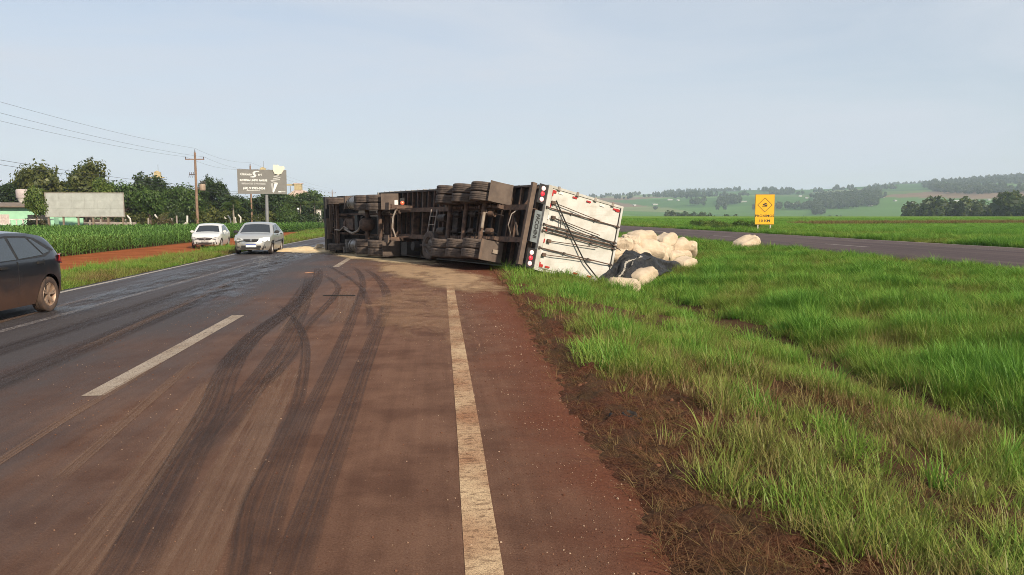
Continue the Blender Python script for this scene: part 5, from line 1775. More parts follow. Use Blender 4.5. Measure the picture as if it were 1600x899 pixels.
sp = [(-1.5, 7.06, .03), (-1.1, 7.08, .09), (-.85, 7.2, .13), (-.9, 7.36, .13), (-1.1, 7.5, .13), (-1.05, 7.66, .11), (-.8, 7.78, .08), (-.35, 7.82, .03)]
for (a, b) in zip(sp[:-1], sp[1:]):
    d = Vector((b[0] - a[0], b[1] - a[1])); n2d = Vector((-d.y, d.x)).normalized()
    m.prism([(a[0] + n2d.x * a[2] / 1, -.03, a[1] + n2d.y * a[2]), (b[0] + n2d.x * b[2], -.03, b[1] + n2d.y * b[2]), (b[0] - n2d.x * b[2], -.03, b[1] - n2d.y * b[2]), (a[0] - n2d.x * a[2], -.03, a[1] - n2d.y * a[2])], (0, -.012, 0))
m.build('logo_swoosh', M_signw, db)
board_text('ROTINA LIMPO PAGUE', -1.10, 6.62, .34, M_signw, .98, .016)
board_text('IMPLANTES E PROTESES', -1.10, 6.18, .30, M_signg, .95)
board_text('(44) 9 9995-0034', -1.05, 5.58, .40, M_signw, .98, .016)
MB().box(-2.0, -.3, -.03, -.0205, 5.24, 5.29).build('underline', M_signw, db)
MB().box(2.0, 2.4, -.03, -.0205, 5.1, 5.24).box(2.45, 2.9, -.03, -.0205, 5.14, 5.2).build('small_mark', M_signw, db)
# implant: crown cut-out above the edge, abutment rings, screw
cr = [(1.55, 7.55), (1.35, 8.0), (1.38, 8.45), (1.50, 8.75), (1.75, 8.65), (2.0, 8.75), (2.3, 8.5), (2.75, 8.55), (2.9, 8.3), (2.7, 7.95), (2.45, 7.55), (2.05, 7.4)]
m = MB().prism([(x, -.16, z) for x, z in cr], (0, .139, 0))
tooth = m.build('implant_crown', M_tooth, db)
m = MB()
for (x0, z0, x1, z1, w_) in ((1.45, 7.12, 2.1, 7.3, .16), (1.35, 6.85, 2.3, 7.05, .14), (1.05, 6.62, 2.25, 6.78, .14), (1.15, 6.5, 1.95, 6.3, .12)):
    m.bar((x0, -.045, z0), (x1, -.045, z1), .04, w_, (0, 0, 1))
m.build('implant_ring', M_signg, db)
MB().prism([(1.1, -.03, 6.25), (1.32, -.03, 6.3), (1.28, -.03, 5.1), (1.2, -.03, 5.1)], (0, -.02, 0)).build('implant_screw', M_signg, db)
MB().prism([(1.5, -.03, 6.25), (1.98, -.03, 6.3), (1.42, -.03, 5.05), (1.28, -.03, 5.08)], (0, -.02, 0)).build('implant_screw', M_signw, db)

# ------------------------------------------------------------------ poles and wires
M_pole = pmat('pole_wood', (.26, .165, .11), (.17, .105, .07), 3, .9, bump=.4)
M_ins = pmat('insulator', (.10, .08, .08), (.07, .05, .05), 10, .4)
M_trafo = pmat('transformer_paint', (.34, .25, .18), (.26, .18, .13), 4, .6)
M_wire = pmat('wire_metal', (.10, .10, .11), (.07, .07, .08), 5, .6, .4)
def pole(x, y, h, label, trafo=False, r0=.17):
    e = empty('utility_pole', (x, y, float(ground_z(x, y))), R(-4), label, 'utility pole')
    MB().tube([(0, 0, -.3), (0, 0, h * .5), (0, 0, h)], [r0, r0 * .85, r0 * .68], 10).build('post', M_pole, e, 50)
    a = MB().bar((-1.25, -.16, h - .9), (1.25, -.16, h - .9), .10, .13).build('crossarm', M_pole, e)
    for xx in (-1.18, -.0 + .0001, 1.18):
        MB().lathe([(.03, 0), (.07, .06), (.05, .12), (.08, .18), (.04, .26), (.001, .28)], 10, 'Z', (xx, -.16 if abs(xx) > .1 else 0, h - .83 if abs(xx) > .1 else h)).build('insulator', M_ins, a if abs(xx) > .1 else e, 50)
    MB().cyl((0, 0, h), (0, 0, h + .45), .04, .025, 8).build('top_pin', M_ins, e)
    if trafo:
        tf = MB().lathe([(.001, 0), (.36, .02), (.40, .1), (.40, .75), (.36, .85), (.001, .88)], 16, 'Z', (.85, -.1, h - 5.0)).build('transformer', M_trafo, e, 40)
        for dx in (-.2, .05, .3):
            MB().lathe([(.05, 0), (.08, .1), (.05, .2), (.07, .3), (.001, .4)], 8, 'Z', (.9 + dx, -.1, h - 4.12)).build('bushing', M_ins, tf, 50)
        MB().bar((0, -.1, h - 4.7), (.5, -.1, h - 4.7), .06, .1).build('bracket', M_pole, e)
        m = MB().bar((-.75, -.15, h - 2.9), (.05, -.15, h - 2.9), .08, .1)
        for dx in (-.7, -.45, -.2):
            m.bar((dx, -.2, h - 2.6), (dx - .1, -.3, h - 3.3), .05, .05)
        m.build('fuse_bracket', M_ins, e)
    return e
pole(-32.4, 106, 10.3, 'wooden utility pole carrying a transformer beside the olive shrub', True, .20)
pole(-31.8, 133, 10.3, 'wooden utility pole with crossarm rising behind the dental billboard')
pole(-37.4, 270, 10.6, 'distant utility pole with crossarm seen above the fallen cab')
def wire(pts, sag, label, r=.010):
    m = MB()
    out = []
    for a, b in zip(pts[:-1], pts[1:]):
        a, b = Vector(a), Vector(b)
        for k in range(14):
            f = k / 14
            p = a.lerp(b, f); p.z -= sag * 4 * f * (1 - f)
            out.append(p)
    out.append(Vector(pts[-1]))
    o = m.tube(out, r, 5).build('overhead_wire', M_wire)
    return tag(o, label, 'wire', 'overhead wires of the roadside pole line')
gz = -.3
for dx, hh, lb in ((-1.18, 9.72, 'thin wire on the outer end of the pole crossarms'), (0, 10.85, 'topmost thin wire along the pole tops'), (1.18, 9.72, 'thin wire on the roadward end of the pole crossarms')):
    wire([(-32.6 + dx, 44, hh + gz), (-32.4 + dx, 106, hh + gz), (-31.8 + dx, 133, hh + gz), (-37.4 + dx, 270, hh + gz + .3)], .55, lb)
for k, hh in enumerate((6.85, 6.5)):
    wire([(-33.1, 40, hh + gz), (-32.65, 106, hh - .9 + gz), (-32.0, 133, hh - .6 + gz)], .45, ('upper' if k == 0 else 'lower') + ' low-voltage cable below the crossarms', .015)

# ------------------------------------------------------------------ fence posts along the back of the corn
fp = [(196, 96, 1.6, 0, 0), (204.6, 95, 1.9, 1, .1), (231.6, 96, 1.7, 0, 0), (247.5, 96, 2.0, 1, .1), (268, 98, 1.7, 0, 0), (276, 99, 2.0, 0, 0), (353, 108, 1.8, 1, 0), (361, 107, 1.9, 1, .12), (369, 108, 1.9, 1, .1), (375, 107, 2.0, 1, -.1),
      (157, 95, 1.6, 0, 0), (500, 136, 2.0, 0, 0), (484, 136, 1.8, 0, 0), (140, 95, 1.5, 0, 0)]
for k, (px, y, h, bent, ln) in enumerate(fp):
    x = X_at(px, y)
    pts = [(0, 0, -.1), (-ln * .5, 0, h * .6), (-ln, 0, h * .85), (-ln - .32 * bent, 0, h + .12)] if bent else [(0, 0, -.1), (0, 0, h * .5), (0, 0, h)]
    o = MB().tube(pts, .10, 6).build('fence_post', M_whitep if bent else M_conc)
    o.location = (x, y, float(ground_z(x, y)))
    tag(o, 'white limed concrete fence post with bent top' if bent else 'straight grey concrete fence post at the back of the corn', 'fence post', 'bent fence posts' if bent else 'straight fence posts')
x = X_at(292, 97)
e = empty('fence_post', (x, 97, float(ground_z(x, 97))), 0, 'white fence post held by a slanting brace', 'fence post')
MB().tube([(0, 0, -.1), (0, 0, 1.0), (.05, 0, 2.0)], .12, 7).build('post', M_whitep, e)
MB().bar((-.1, 0, 1.15), (-1.35, 0, .1), .16, .16).build('brace', M_whitep, e)
# small kiosk, round lamp
x = X_at(498.5, 137)
e = empty('kiosk', (x, 137, float(ground_z(x, 137))), 0, 'small white kiosk among the palms', 'kiosk')
MB().box(-.35, .35, -.3, .3, 0, 2.9).build('body', M_whitep, e)
MB().box(-.16, .16, -.32, -.301, 2.0, 2.6).build('opening', M_darkin, e)
MB().box(-.42, .42, -.36, .36, 2.902, 3.02).build('cap', M_conc, e)
x = X_at(466, 130)
e = empty('garden_lamp', (x, 130, float(ground_z(x, 130))), 0, 'globe lamp on a thin post among the palms', 'lamp')
MB().cyl((0, 0, -.1), (0, 0, 2.9), .05, seg=8).build('post', M_col, e)
MB().lathe([(.001, 2.85), (.16, 2.92), (.22, 3.07), (.16, 3.22), (.001, 3.29)], 14, 'Z').build('globe', M_signw, e, 60)
low = MB().box(-6, 9, 0, .2, 0, 1.15).build('boundary_wall', M_whitep)
low.location = (-33, 141, float(ground_z(-33, 141))); tag(low, 'low pale wall running behind the palms', 'wall')

# ------------------------------------------------------------------ grain plant far behind
M_yel = pmat('faded_yellow', (.46, .38, .20), (.34, .27, .15), 2, .8)
M_pinkr = pmat('pink_roof', (.56, .44, .38), (.46, .35, .30), 1, .8)
def elevator(px, y, h, label):
    x = X_at(px, y)
    e = empty('elevator_tower', (x, y, float(ground_z(x, y))), R(10), label, 'tower')
    for sx_ in (-.7, .7):
        for sy_ in (-.6, .6):
            MB().bar((sx_, sy_, 0), (sx_, sy_, h), .22, .22).build('leg', M_col, e)
    for k in range(int(h // 2)):
        MB().bar((-.7, -.6, k * 2), (.7, -.6, k * 2 + 2), .1, .1).build('lattice_bar', M_col, e)
    MB().prism([(-.9, -.8, h), (.9, -.8, h), (.8, -.8, h + 1.3), (0, -.8, h + 1.7), (-.8, -.8, h + 1.3)], (0, 1.6, 0)).build('head', M_yel, e)
    MB().box(-2.4, 1.6, -1.1, 1.1, h - .3, h - .01).build('platform', M_yel, e)
    MB().cyl((.2, 0, h + 1.5), (.2, 0, h + 3.4), .05, seg=6).build('mast', M_col, e)
    return e
elevator(249, 222, 12.6, 'yellow-headed elevator tower above the dark trees')
elevator(413, 232, 14.4, 'yellow-headed elevator tower behind the dental billboard')
gx_ = X_at(466, 236)
e = empty('grain_plant', (gx_, 236, float(ground_z(gx_, 236))), 0, 'pale grain plant with pinkish roof and conveyor bridge above the trees', 'building')
MB().prism([(-4.5, 0, 6), (4.8, 0, 6), (4.2, 0, 7.0), (1.2, 0, 9.6), (-.9, 0, 9.6), (-4, 0, 7.4)], (0, 8, 0)).build('roof', M_pinkr, e)
MB().box(-4.4, 4.6, .1, 7.9, 0, 5.99).build('wall', M_whitep, e)
MB().box(-.9, 1.2, -.2, 1.5, 9.62, 11.4).build('head_house', M_yel, e)
MB().box(-1.2, 1.5, -.4, 1.7, 11.41, 11.6).build('head_roof', M_pinkr, e)
MB().box(-7.5, -.91, .3, 1.1, 10.9, 11.35).build('conveyor', M_yel, e)
for k in range(5):
    MB().bar((-7.2 + k * 1.25, .4, 10.9), (-6.9 + k * 1.25, .4, 6.5), .16, .16).build('conveyor_leg', M_col, e)
for k in range(3):
    MB().box(-2.6 + k * 2.1, -2.1 + k * 2.1, -.03, -.002, 7.2, 8.1).build('window', M_darkin, e)

# ------------------------------------------------------------------ yellow road sign across the far road
M_sy = pmat('sign_yellow', (.80, .42, .012), (.74, .38, .012), 2, .45)
M_post = pmat('pale_post', (.50, .46, .36), (.40, .36, .28), 4, .8)
zs = float(ground_z(27.6, 64))
sg = empty('road_sign', (27.6, 64, zs), R(-14), 'tall yellow warning sign with steep hill symbol beyond the far road', 'sign')
M_sback = pmat('sign_back', (.20, .12, .05), (.15, .09, .04), 3, .7)
bd = MB().box(-.78, .78, -.02, .0, .58, 3.12).build('panel', M_sy, sg)
MB().box(-.80, .80, .0005, .03, .56, 3.14).build('panel_back', M_sback, sg)
for s in (-1, 1):
    MB().box(s * .52 - .05, s * .52 + .05, .031, .13, -.4, 3.0).build('post', M_post, sg)
cx, cz, dd, tt = 0, 2.24, .60, .022
for k in range(4):
    a0, a1 = math.pi / 2 * k, math.pi / 2 * (k + 1)
    p = (math.cos(a0) * dd, math.sin(a0) * dd); q = (math.cos(a1) * dd, math.sin(a1) * dd)
    MB().bar((cx + p[0], -.026, cz + p[1]), (cx + q[0], -.026, cz + q[1]), .010, tt * 1.6, (0, 0, 1)).build('diamond_line', M_ink, sg)
MB().prism([(-.25, -.022, cz - .14), (.2, -.022, cz - .14), (.2, -.022, cz + .06)], (0, -.008, 0)).build('hill_symbol', M_ink, sg)
MB().prism([(-.2, -.022, cz - .02), (-.10, -.022, cz - .04), (.12, -.022, cz + .07), (.16, -.022, cz + .16), (.06, -.022, cz + .18), (-.16, -.022, cz + .06)], (0, -.008, 0)).build('truck_symbol', M_ink, sg)
for txt, z, s, sx_ in (('PRÓXIMOS', 1.30, .29, 1.1), ('10 KM', .88, .29, 1.2)):
    me = text_mesh(txt, s, M_ink, 'lettering', .003, bold=.004, sx=sx_)
    me.transform(Matrix(((1, 0, 0, 0), (0, 0, -1, -.024), (0, 1, 0, z), (0, 0, 0, 1))))
    link('lettering', me, None, sg)
# ------------------------------------------------------------------ scattered vegetation (point clouds with instanced tufts)
def blades(r, n, h0, h1, spread, wid, lean0, lean1, seg=3, flat=0.0):
    """n grass blades as strips of quads"""
    h = r.uniform(h0, h1, n)
    az = r.uniform(0, 2 * np.pi, n)
    rad_ = spread * np.sqrt(r.uniform(0, 1, n)); ba = r.uniform(0, 2 * np.pi, n)
    base = np.stack([rad_ * np.cos(ba), rad_ * np.sin(ba), np.full(n, -.02)], 1)
    az = np.where(r.uniform(0, 1, n) < .6, ba + r.normal(0, .6, n), az)
    lean = r.uniform(lean0, lean1, n)
    d = np.stack([np.cos(az), np.sin(az), np.zeros(n)], 1)
    wd = np.stack([-np.sin(az), np.cos(az), np.zeros(n)], 1) * (wid * r.uniform(.6, 1.3, n))[:, None]
    rows = []
    for s in range(seg + 1):
        f = s / seg
        out = lean * (f ** 1.6)
        upz = f * np.sqrt(np.clip(1 - (lean * .75 * f) ** 2, .05, 1)) * (1 - flat)
        p = base + d * (h * out)[:, None] + np.array([0, 0, 1]) * (h * upz)[:, None]
        w = (1 - f ** 1.8) * .5 + .03
        rows.append(p - wd * w); rows.append(p + wd * w)
    V = np.stack(rows, 1)                       # n, 2(seg+1), 3
    k = 2 * (seg + 1)
    F = []
    for s in range(seg):
        a = 2 * s
        F.append(np.stack([np.arange(n) * k + a, np.arange(n) * k + a + 1, np.arange(n) * k + a + 3, np.arange(n) * k + a + 2], 1))
    return V.reshape(-1, 3), np.concatenate(F)

M_grass = leaf_mat('grass_blades', [(0, (.150, .068, .034)), (.16, (.200, .130, .060)), (.32, (.205, .185, .058)), (.55, (.190, .245, .046)), (.8, (.150, .290, .042)), (1, (.110, .240, .036))], True, .32, .012)
M_corn = leaf_mat('corn_leaves', [(0, (.070, .135, .030)), (.5, (.105, .210, .042)), (1, (.165, .270, .065))], True, .30, .02)
M_cornobj = leaf_mat('corn_leaves_near', [(0, (.075, .140, .032)), (.5, (.110, .215, .044)), (1, (.175, .275, .070))], False, .30, .02)

def proto_coll(name, meshes):
    c_ = bpy.data.collections.new(name)
    for k, me in enumerate(meshes):
        o = bpy.data.objects.new('%s_%02d' % (name, k), me)
        c_.objects.link(o)
    return c_

def scatter(name, pts, rot, scl, idx, tint, coll, kind='stuff'):
    me = bpy.data.meshes.new(name)
    n = len(pts)
    me.vertices.add(n)
    me.vertices.foreach_set('co', np.asarray(pts, dtype=np.float32).ravel())
    for nm, typ, data in (('rot', 'FLOAT_VECTOR', rot), ('scl', 'FLOAT_VECTOR', scl)):
        a = me.attributes.new(nm, typ, 'POINT'); a.data.foreach_set('vector', np.asarray(data, dtype=np.float32).ravel())
    a = me.attributes.new('idx', 'INT', 'POINT'); a.data.foreach_set('value', np.asarray(idx, dtype=np.int32))
    a = me.attributes.new('tint', 'FLOAT', 'POINT'); a.data.foreach_set('value', np.asarray(tint, dtype=np.float32))
    o = link(name, me)
    ng = bpy.data.node_groups.new(name, 'GeometryNodeTree')
    ng.interface.new_socket('Geometry', in_out='INPUT', socket_type='NodeSocketGeometry')
    ng.interface.new_socket('Geometry', in_out='OUTPUT', socket_type='NodeSocketGeometry')
    gi = ng.nodes.new('NodeGroupInput'); go = ng.nodes.new('NodeGroupOutput')
    ci = ng.nodes.new('GeometryNodeCollectionInfo')
    ci.inputs['Collection'].default_value = coll
    ci.inputs['Separate Children'].default_value = True
    ci.inputs['Reset Children'].default_value = True
    ip = ng.nodes.new('GeometryNodeInstanceOnPoints')
    ip.inputs['Pick Instance'].default_value = True
    def attr(nm, typ):
        a = ng.nodes.new('GeometryNodeInputNamedAttribute'); a.data_type = typ; a.inputs['Name'].default_value = nm
        return a.outputs['Attribute']
    er = ng.nodes.new('FunctionNodeEulerToRotation')
    L = ng.links.new
    L(gi.outputs[0], ip.inputs['Points'])
    L(ci.outputs[0], ip.inputs['Instance'])
    L(attr('idx', 'INT'), ip.inputs['Instance Index'])
    L(attr('rot', 'FLOAT_VECTOR'), er.inputs[0]); L(er.outputs[0], ip.inputs['Rotation'])
    L(attr('scl', 'FLOAT_VECTOR'), ip.inputs['Scale'])
    L(ip.outputs[0], go.inputs[0])
    md = o.modifiers.new('scatter', 'NODES'); md.node_group = ng
    tag(o, kind=kind)
    return o

def fnoise(x, y, sc, seed):
    r = np.random.default_rng(seed)
    s = np.zeros_like(x)
    for k in range(7):
        a = r.uniform(0, 2 * np.pi); f = sc * r.uniform(.6, 2.4)
        s += np.sin((x * np.cos(a) + y * np.sin(a)) * f + r.uniform(0, 6.3)) / 7 ** .5 / .75
    return s * .7        # about -1..1

rg = np.random.default_rng(21)
def gm(seed, **k):
    r = np.random.default_rng(seed)
    v, f = blades(r, **k)
    me = np_mesh('grass_tuft', v, f)
    me.materials.append(M_grass)
    return me
short = [gm(40 + i, n=26, h0=.07, h1=.22, spread=.085, wid=.0076, lean0=.2, lean1=.95) for i in range(4)]
longt = [gm(50 + i, n=30, h0=.14, h1=.36, spread=.10, wid=.0085, lean0=.15, lean1=.85, seg=4) for i in range(4)]
straw = [gm(60 + i, n=14, h0=.08, h1=.24, spread=.10, wid=.0036, lean0=.7, lean1=1.0, flat=.72) for i in range(4)]
C_grass = proto_coll('grass_tuft', short + longt + straw)     # 0-3 short, 4-7 long, 8-11 flattened straw

def in_trailer(x, y):
    dx, dy = x - P0.x, y - P0.y
    s = dx * u.x + dy * u.y
    v_ = dx * r_.x + dy * r_.y
    return (s > -.02) & (s < 12.5) & (v_ > -.15) & (v_ < 3.0)

PT, RT, SC, IX, TI = [], [], [], [], []
for (y0, y1, dens, grow) in ((1.6, 5, 210, .95), (5, 8, 190, 1.0), (8, 13, 120, 1.15), (13, 20, 75, 1.3), (20, 32, 42, 1.55), (32, 60, 20, 2.1), (60, 150, 4, 3.2)):
    x0, x1 = 1.55, 14.75
    n = int((x1 - x0) * (y1 - y0) * dens)
    x = rg.uniform(x0, x1, n); y = rg.uniform(y0, y1, n)
    k = x < y * .80 + 3.0
    x, y = x[k], y[k]
    big, med_, fin = fnoise(x, y, .55, 1), fnoise(x, y, 1.5, 2), fnoise(x, y, 4.5, 3)
    rut = 6.0 + .18 * np.sin(y * .5) + .1 * np.sin(y * 1.7)
    rut2 = 4.1 + .15 * np.sin(y * .6 + 1)
    dr = np.abs(x - rut)
    lush = sstep(.25, .9, x - rut) * 1.0
    lush = np.where(y > 21, sstep(2.4, 3.2, x), lush)
    edge = sstep(1.4, 2.6, x + .25 * med_)                   # 0 at the soil, 1 in the sward
    keep = np.clip(.14 + .90 * edge + .55 * (med_ + .5 * fin) * (1 - .75 * lush), 0, 1)
    keep *= np.where((dr < .36 + .1 * fin) & (y < 23), .16, 1)
    keep *= np.where((np.abs(x - rut2) < .22) & (y < 15), .55 + .3 * med_, 1)
    bare = sstep(.62, 1.0, big + .4 * med_) * (1 - lush)
    keep *= 1 - .8 * bare
    keep *= ~in_trailer(x, y)
    k = rg.uniform(0, 1, len(x)) < keep
    x, y = x[k], y[k]
    med_, fin, lush, edge, big, dr = med_[k], fin[k], lush[k], edge[k], big[k], dr[k]
    n = len(x)
    isl = rg.uniform(0, 1, n) < np.clip(lush * .92 + .08 * (fin > .6), 0, 1)
    strw = (~isl) & (rg.uniform(0, 1, n) < np.clip(.72 - .50 * edge, .16, .8))
    idx = np.where(isl, rg.integers(4, 8, n), np.where(strw, rg.integers(8, 12, n), rg.integers(0, 4, n)))
    tint = np.where(isl, .70 + .16 * med_ + .08 * fin + rg.normal(0, .10, n), .33 + .15 * edge + .17 * med_ + .10 * fin + rg.normal(0, .11, n))
    tint = np.where(~isl, tint + np.interp(y, [7, 18], [-.06, .16]), tint)
    tint = np.where(strw, rg.uniform(0, .28, n), tint)
    sc = grow * (1 + .22 * fin) * rg.uniform(.75, 1.25, n) * np.where(isl, .92 + .12 * med_, 1.0)
    hz2 = np.where(isl & (grow > 1.2), 1 / grow ** .95, np.where(grow > 1.2, 1 / grow ** .75, 1.0)) * np.interp(x, [9.5, 12], [1, .7])
    z = ground_z(x, y)
    soil = (x < 2.6)
    z = np.where(soil, np.maximum(z, -.02) + .03, z)
    PT.append(np.stack([x, y, z], 1))
    wind = rg.normal(0, .12, n)
    RT.append(np.stack([wind, rg.normal(.08, .12, n), rg.uniform(0, 6.28, n)], 1))
    SC.append(np.stack([sc, sc, sc * hz2], 1)); IX.append(idx); TI.append(np.clip(tint, 0, 1))
scatter('median_grass', np.concatenate(PT), np.concatenate(RT), np.concatenate(SC), np.concatenate(IX), np.concatenate(TI), C_grass)

# torn straw and stems strewn on the soil and out onto the asphalt
n = 6500
y = 2 + 26 * rg.uniform(0, 1, n) ** 1.5
x = 1.28 + np.abs(rg.normal(0, .40, n)) + .018 * y - .25 * (rg.uniform(0, 1, n) < .15)
z = np.maximum(ground_z(x, y), -.02) + .045
scatter('strewn_straw', np.stack([x, y, z], 1), np.stack([rg.normal(0, .2, n), rg.normal(0, .2, n), rg.uniform(0, 6.28, n)], 1), np.repeat(rg.uniform(.5, 1.1, (n, 1)), 3, 1), rg.integers(8, 12, n), rg.uniform(0, 1, n) ** 2 * .24, C_grass)

# crumbs of soil and feed on the road
def crumb(seed):
    rs_ = random.Random(seed)
    m = MB()
    a = [(math.cos(k * 1.2566 + rs_.uniform(-.3, .3)) * rs_.uniform(.6, 1), math.sin(k * 1.2566 + rs_.uniform(-.3, .3)) * rs_.uniform(.6, 1), 0) for k in range(5)]
    b = [(p[0] * .6, p[1] * .6, rs_.uniform(.5, .8)) for p in a]
    m.add(a + b, [(0, 1, 6, 5), (1, 2, 7, 6), (2, 3, 8, 7), (3, 4, 9, 8), (4, 0, 5, 9), (5, 6, 7, 8, 9)])
    t_ = m.mesh('crumb', None)
    return t_
t = NT('crumbs')
a = t.n('Attribute', _attribute_type='INSTANCER', _attribute_name='tint')
cr = t.n('ValToRGB'); t.set(cr.inputs[0], a.outputs['Fac'])
cr.color_ramp.elements[0].color = (.085, .035, .022, 1); cr.color_ramp.elements[1].color = (.38, .27, .19, 1)
e_ = cr.color_ramp.elements.new(.55); e_.color = (.16, .075, .045, 1)
M_crumb = t.done(t.bsdf(cr.outputs[0], .95, spec=.1))
cms = [crumb(k) for k in range(4)]
for c_ in cms: c_.materials.append(M_crumb)
C_crumb = proto_coll('crumb', cms)
n = 9000
y = 2.6 + 26 * rg.uniform(0, 1, n) ** 1.7
x = np.where(rg.uniform(0, 1, n) < .55, 1.2 - np.abs(rg.normal(0, .55, n)), rg.uniform(-4.5, 1.1, n))
s = .0026 * (1 + rg.exponential(.5, n)) * (1 + y / 25)
scatter('road_crumbs', np.stack([x, y, np.full(n, .0015)], 1), np.stack([np.zeros(n), np.zeros(n), rg.uniform(0, 6.28, n)], 1), np.stack([s, s, s], 1), rg.integers(0, 4, n), rg.uniform(0, 1, n) ** 1.3, C_crumb)
n = 3500
y = 1.5 + 28 * rg.uniform(0, 1, n) ** 1.4
x = 1.25 + np.abs(rg.normal(0, .35, n)) + .014 * y
s = .007 * (1 + rg.exponential(.8, n)) * (1 + y / 25)
scatter('soil_clods', np.stack([x, y, np.maximum(ground_z(x, y), -.02) + .035], 1), np.stack([rg.normal(0, .3, n), rg.normal(0, .3, n), rg.uniform(0, 6.28, n)], 1), np.stack([s, s, s], 1), rg.integers(0, 4, n), rg.uniform(0, .55, n), C_crumb)

# verges: left of the road, beyond the far road
PT, RT, SC, IX, TI = [], [], [], [], []
n = 26000
y = 10 + 100 * rg.uniform(0, 1, n) ** 1.5
le = np.interp(y, [-40, 10, 18, 36, 64, 700], [-8.5, -8.6, -8.75, -9.45, -9.65, -9.9]) - .05
re_ = np.interp(y, [10, 20, 48, 70, 100], [-13.6, -13.3, -12.2, -14, -17])
x = le + (re_ - le) * rg.uniform(0, 1, n)
med_, fin = fnoise(x, y, .9, 5), fnoise(x, y, 3, 6)
k = (rg.uniform(0, 1, n) < .75 + .4 * med_)
x, y, med_, fin = x[k], y[k], med_[k], fin[k]; n = len(x)
g = 1.0 + y / 55
tall = 1 + 1.4 * (fin > .75)
PT.append(np.stack([x, y, ground_z(x, y)], 1)); RT.append(np.stack([rg.normal(0, .15, n), rg.normal(0, .15, n), rg.uniform(0, 6.28, n)], 1))
sc = g * rg.uniform(.8, 1.3, n)
SC.append(np.stack([sc, sc, sc / g * .85 * np.where(fin > .85, .8, tall)], 1)); IX.append(rg.integers(0, 8, n) % 4 + np.where(fin > .85, 4, 0)); TI.append(np.clip(.48 + .18 * med_ + .12 * fin + rg.normal(0, .08, n), 0, 1))
n = 22000
y = 18 + 150 * rg.uniform(0, 1, n) ** 1.6
x = 25.45 + 8.0 * rg.uniform(0, 1, n) ** 1.1
k = x < y * .82 + 4
x, y = x[k], y[k]; n = len(x)
med_, fin = fnoise(x, y, .5, 7), fnoise(x, y, 2, 8)
PT.append(np.stack([x, y, ground_z(x, y)], 1)); RT.append(np.stack([rg.normal(0, .15, n), rg.normal(0, .15, n), rg.uniform(0, 6.28, n)], 1))
hh = rg.uniform(.8, 1.3, n)
sc = (1.0 + y / 55) * hh
SC.append(np.stack([sc, sc, hh * np.clip(.95 + .35 * med_, .4, 1.5)], 1)); IX.append(rg.integers(4, 8, n)); TI.append(np.clip(.74 + .16 * med_ + .08 * fin + rg.normal(0, .08, n), .3, 1))
# low crop of the right-hand field in its nearest part
n = 30000
y = 18 + 170 * rg.uniform(0, 1, n) ** 1.2
x = 33.5 + (y * .85 + 6 - 33.5).clip(.5) * rg.uniform(0, 1, n)
k = (y * .82 + 6 > x)
x, y = x[k], y[k]; n = len(x)
med_ = fnoise(x, y, .15, 9)
dry = (np.abs((y - 97) - (x - 60) * .12) < 4.5) & (x > 46)
PT.append(np.stack([x, y, ground_z(x, y)], 1)); RT.append(np.stack([rg.normal(0, .1, n), rg.normal(0, .1, n), rg.uniform(0, 6.28, n)], 1))
sc = (1.3 + y / 60) * rg.uniform(.8, 1.2, n)
SC.append(np.stack([sc, sc, np.where(dry, 1.9, .7) * np.ones(n)], 1)); IX.append(rg.integers(4, 8, n)); TI.append(np.where(dry, rg.uniform(.05, .35, n), np.clip(.82 + .08 * med_ + rg.normal(0, .04, n), 0, 1)))
scatter('verge_grass', np.concatenate(PT), np.concatenate(RT), np.concatenate(SC), np.concatenate(IX), np.concatenate(TI), C_grass)

# ------------------------------------------------------------------ weeds in the far verge: each a bush of its own
wd = random.Random(8)
for k in range(20):
    px = wd.choice((1085, 1095, 1100, 1110, 1120, 1132, 1145, 1155, 1160, 1170, 1180)) + wd.uniform(-8, 8)
    x = 26.6 + wd.uniform(0, 3.5)
    y = x / math.tan(bearing(px))
    tree('weed_clump', 'bush', x, y, wd.uniform(.55, 1.0), wd.uniform(1.6, 3.0), wd.choice(('mid', 'mid', 'bright', 'mid')), 'leafy weed clump in the grass beyond the far road', 'weeds beyond the far road', k, 'weed')

# ------------------------------------------------------------------ corn
def corn_mesh(seed, mat):
    r = random.Random(seed)
    h = r.uniform(.85, 1.05)
    V, F = [], []
    def quad_strip(path, widths, side):
        b = len(V)
        for p, w in zip(path, widths):
            V.append(p - side * w / 2); V.append(p + side * w / 2)
        for i in range(len(path) - 1):
            a = b + 2 * i
            F.append((a, a + 1, a + 3, a + 2))
    for a in (0, 1.05, 2.1):
        s_ = Vector((math.cos(a), math.sin(a), 0))
        quad_strip([Vector((0, 0, -.03)), Vector((0, 0, h * .4)), Vector((0, 0, h * .75))], [.030, .024, .012], s_)
    nl = 9
    a0 = r.uniform(0, 6.28)
    for k in range(nl):
        f = k / (nl - 1)
        a = a0 + k * math.pi + r.uniform(-.5, .5)
        z0 = h * (.14 + .60 * f)
        L = (.34 + .34 * math.sin(math.pi * (.2 + .7 * f))) * r.uniform(.85, 1.15)
        el = .75 + .55 * f
        d = Vector((math.cos(a), math.sin(a), 0)); sd = Vector((-math.sin(a), math.cos(a), 0))
        path, wds = [], []
        for s_ in range(6):
            g_ = s_ / 5
            path.append(Vector((0, 0, z0)) + d * (L * g_ * math.cos(el) * (1 + .5 * g_)) + Vector((0, 0, L * (g_ * math.sin(el) - .62 * g_ * g_ * g_))))
            wds.append(.058 * math.sin(math.pi * (.18 + .80 * g_)) + .004)
        quad_strip(path, wds, sd)
    me = np_mesh('corn_plant', [tuple(v) for v in V], F)
    me.materials.append(mat)
    return me
corn_i = [corn_mesh(70 + k, M_corn) for k in range(5)]
corn_o = [corn_mesh(70 + k, M_cornobj) for k in range(5)]
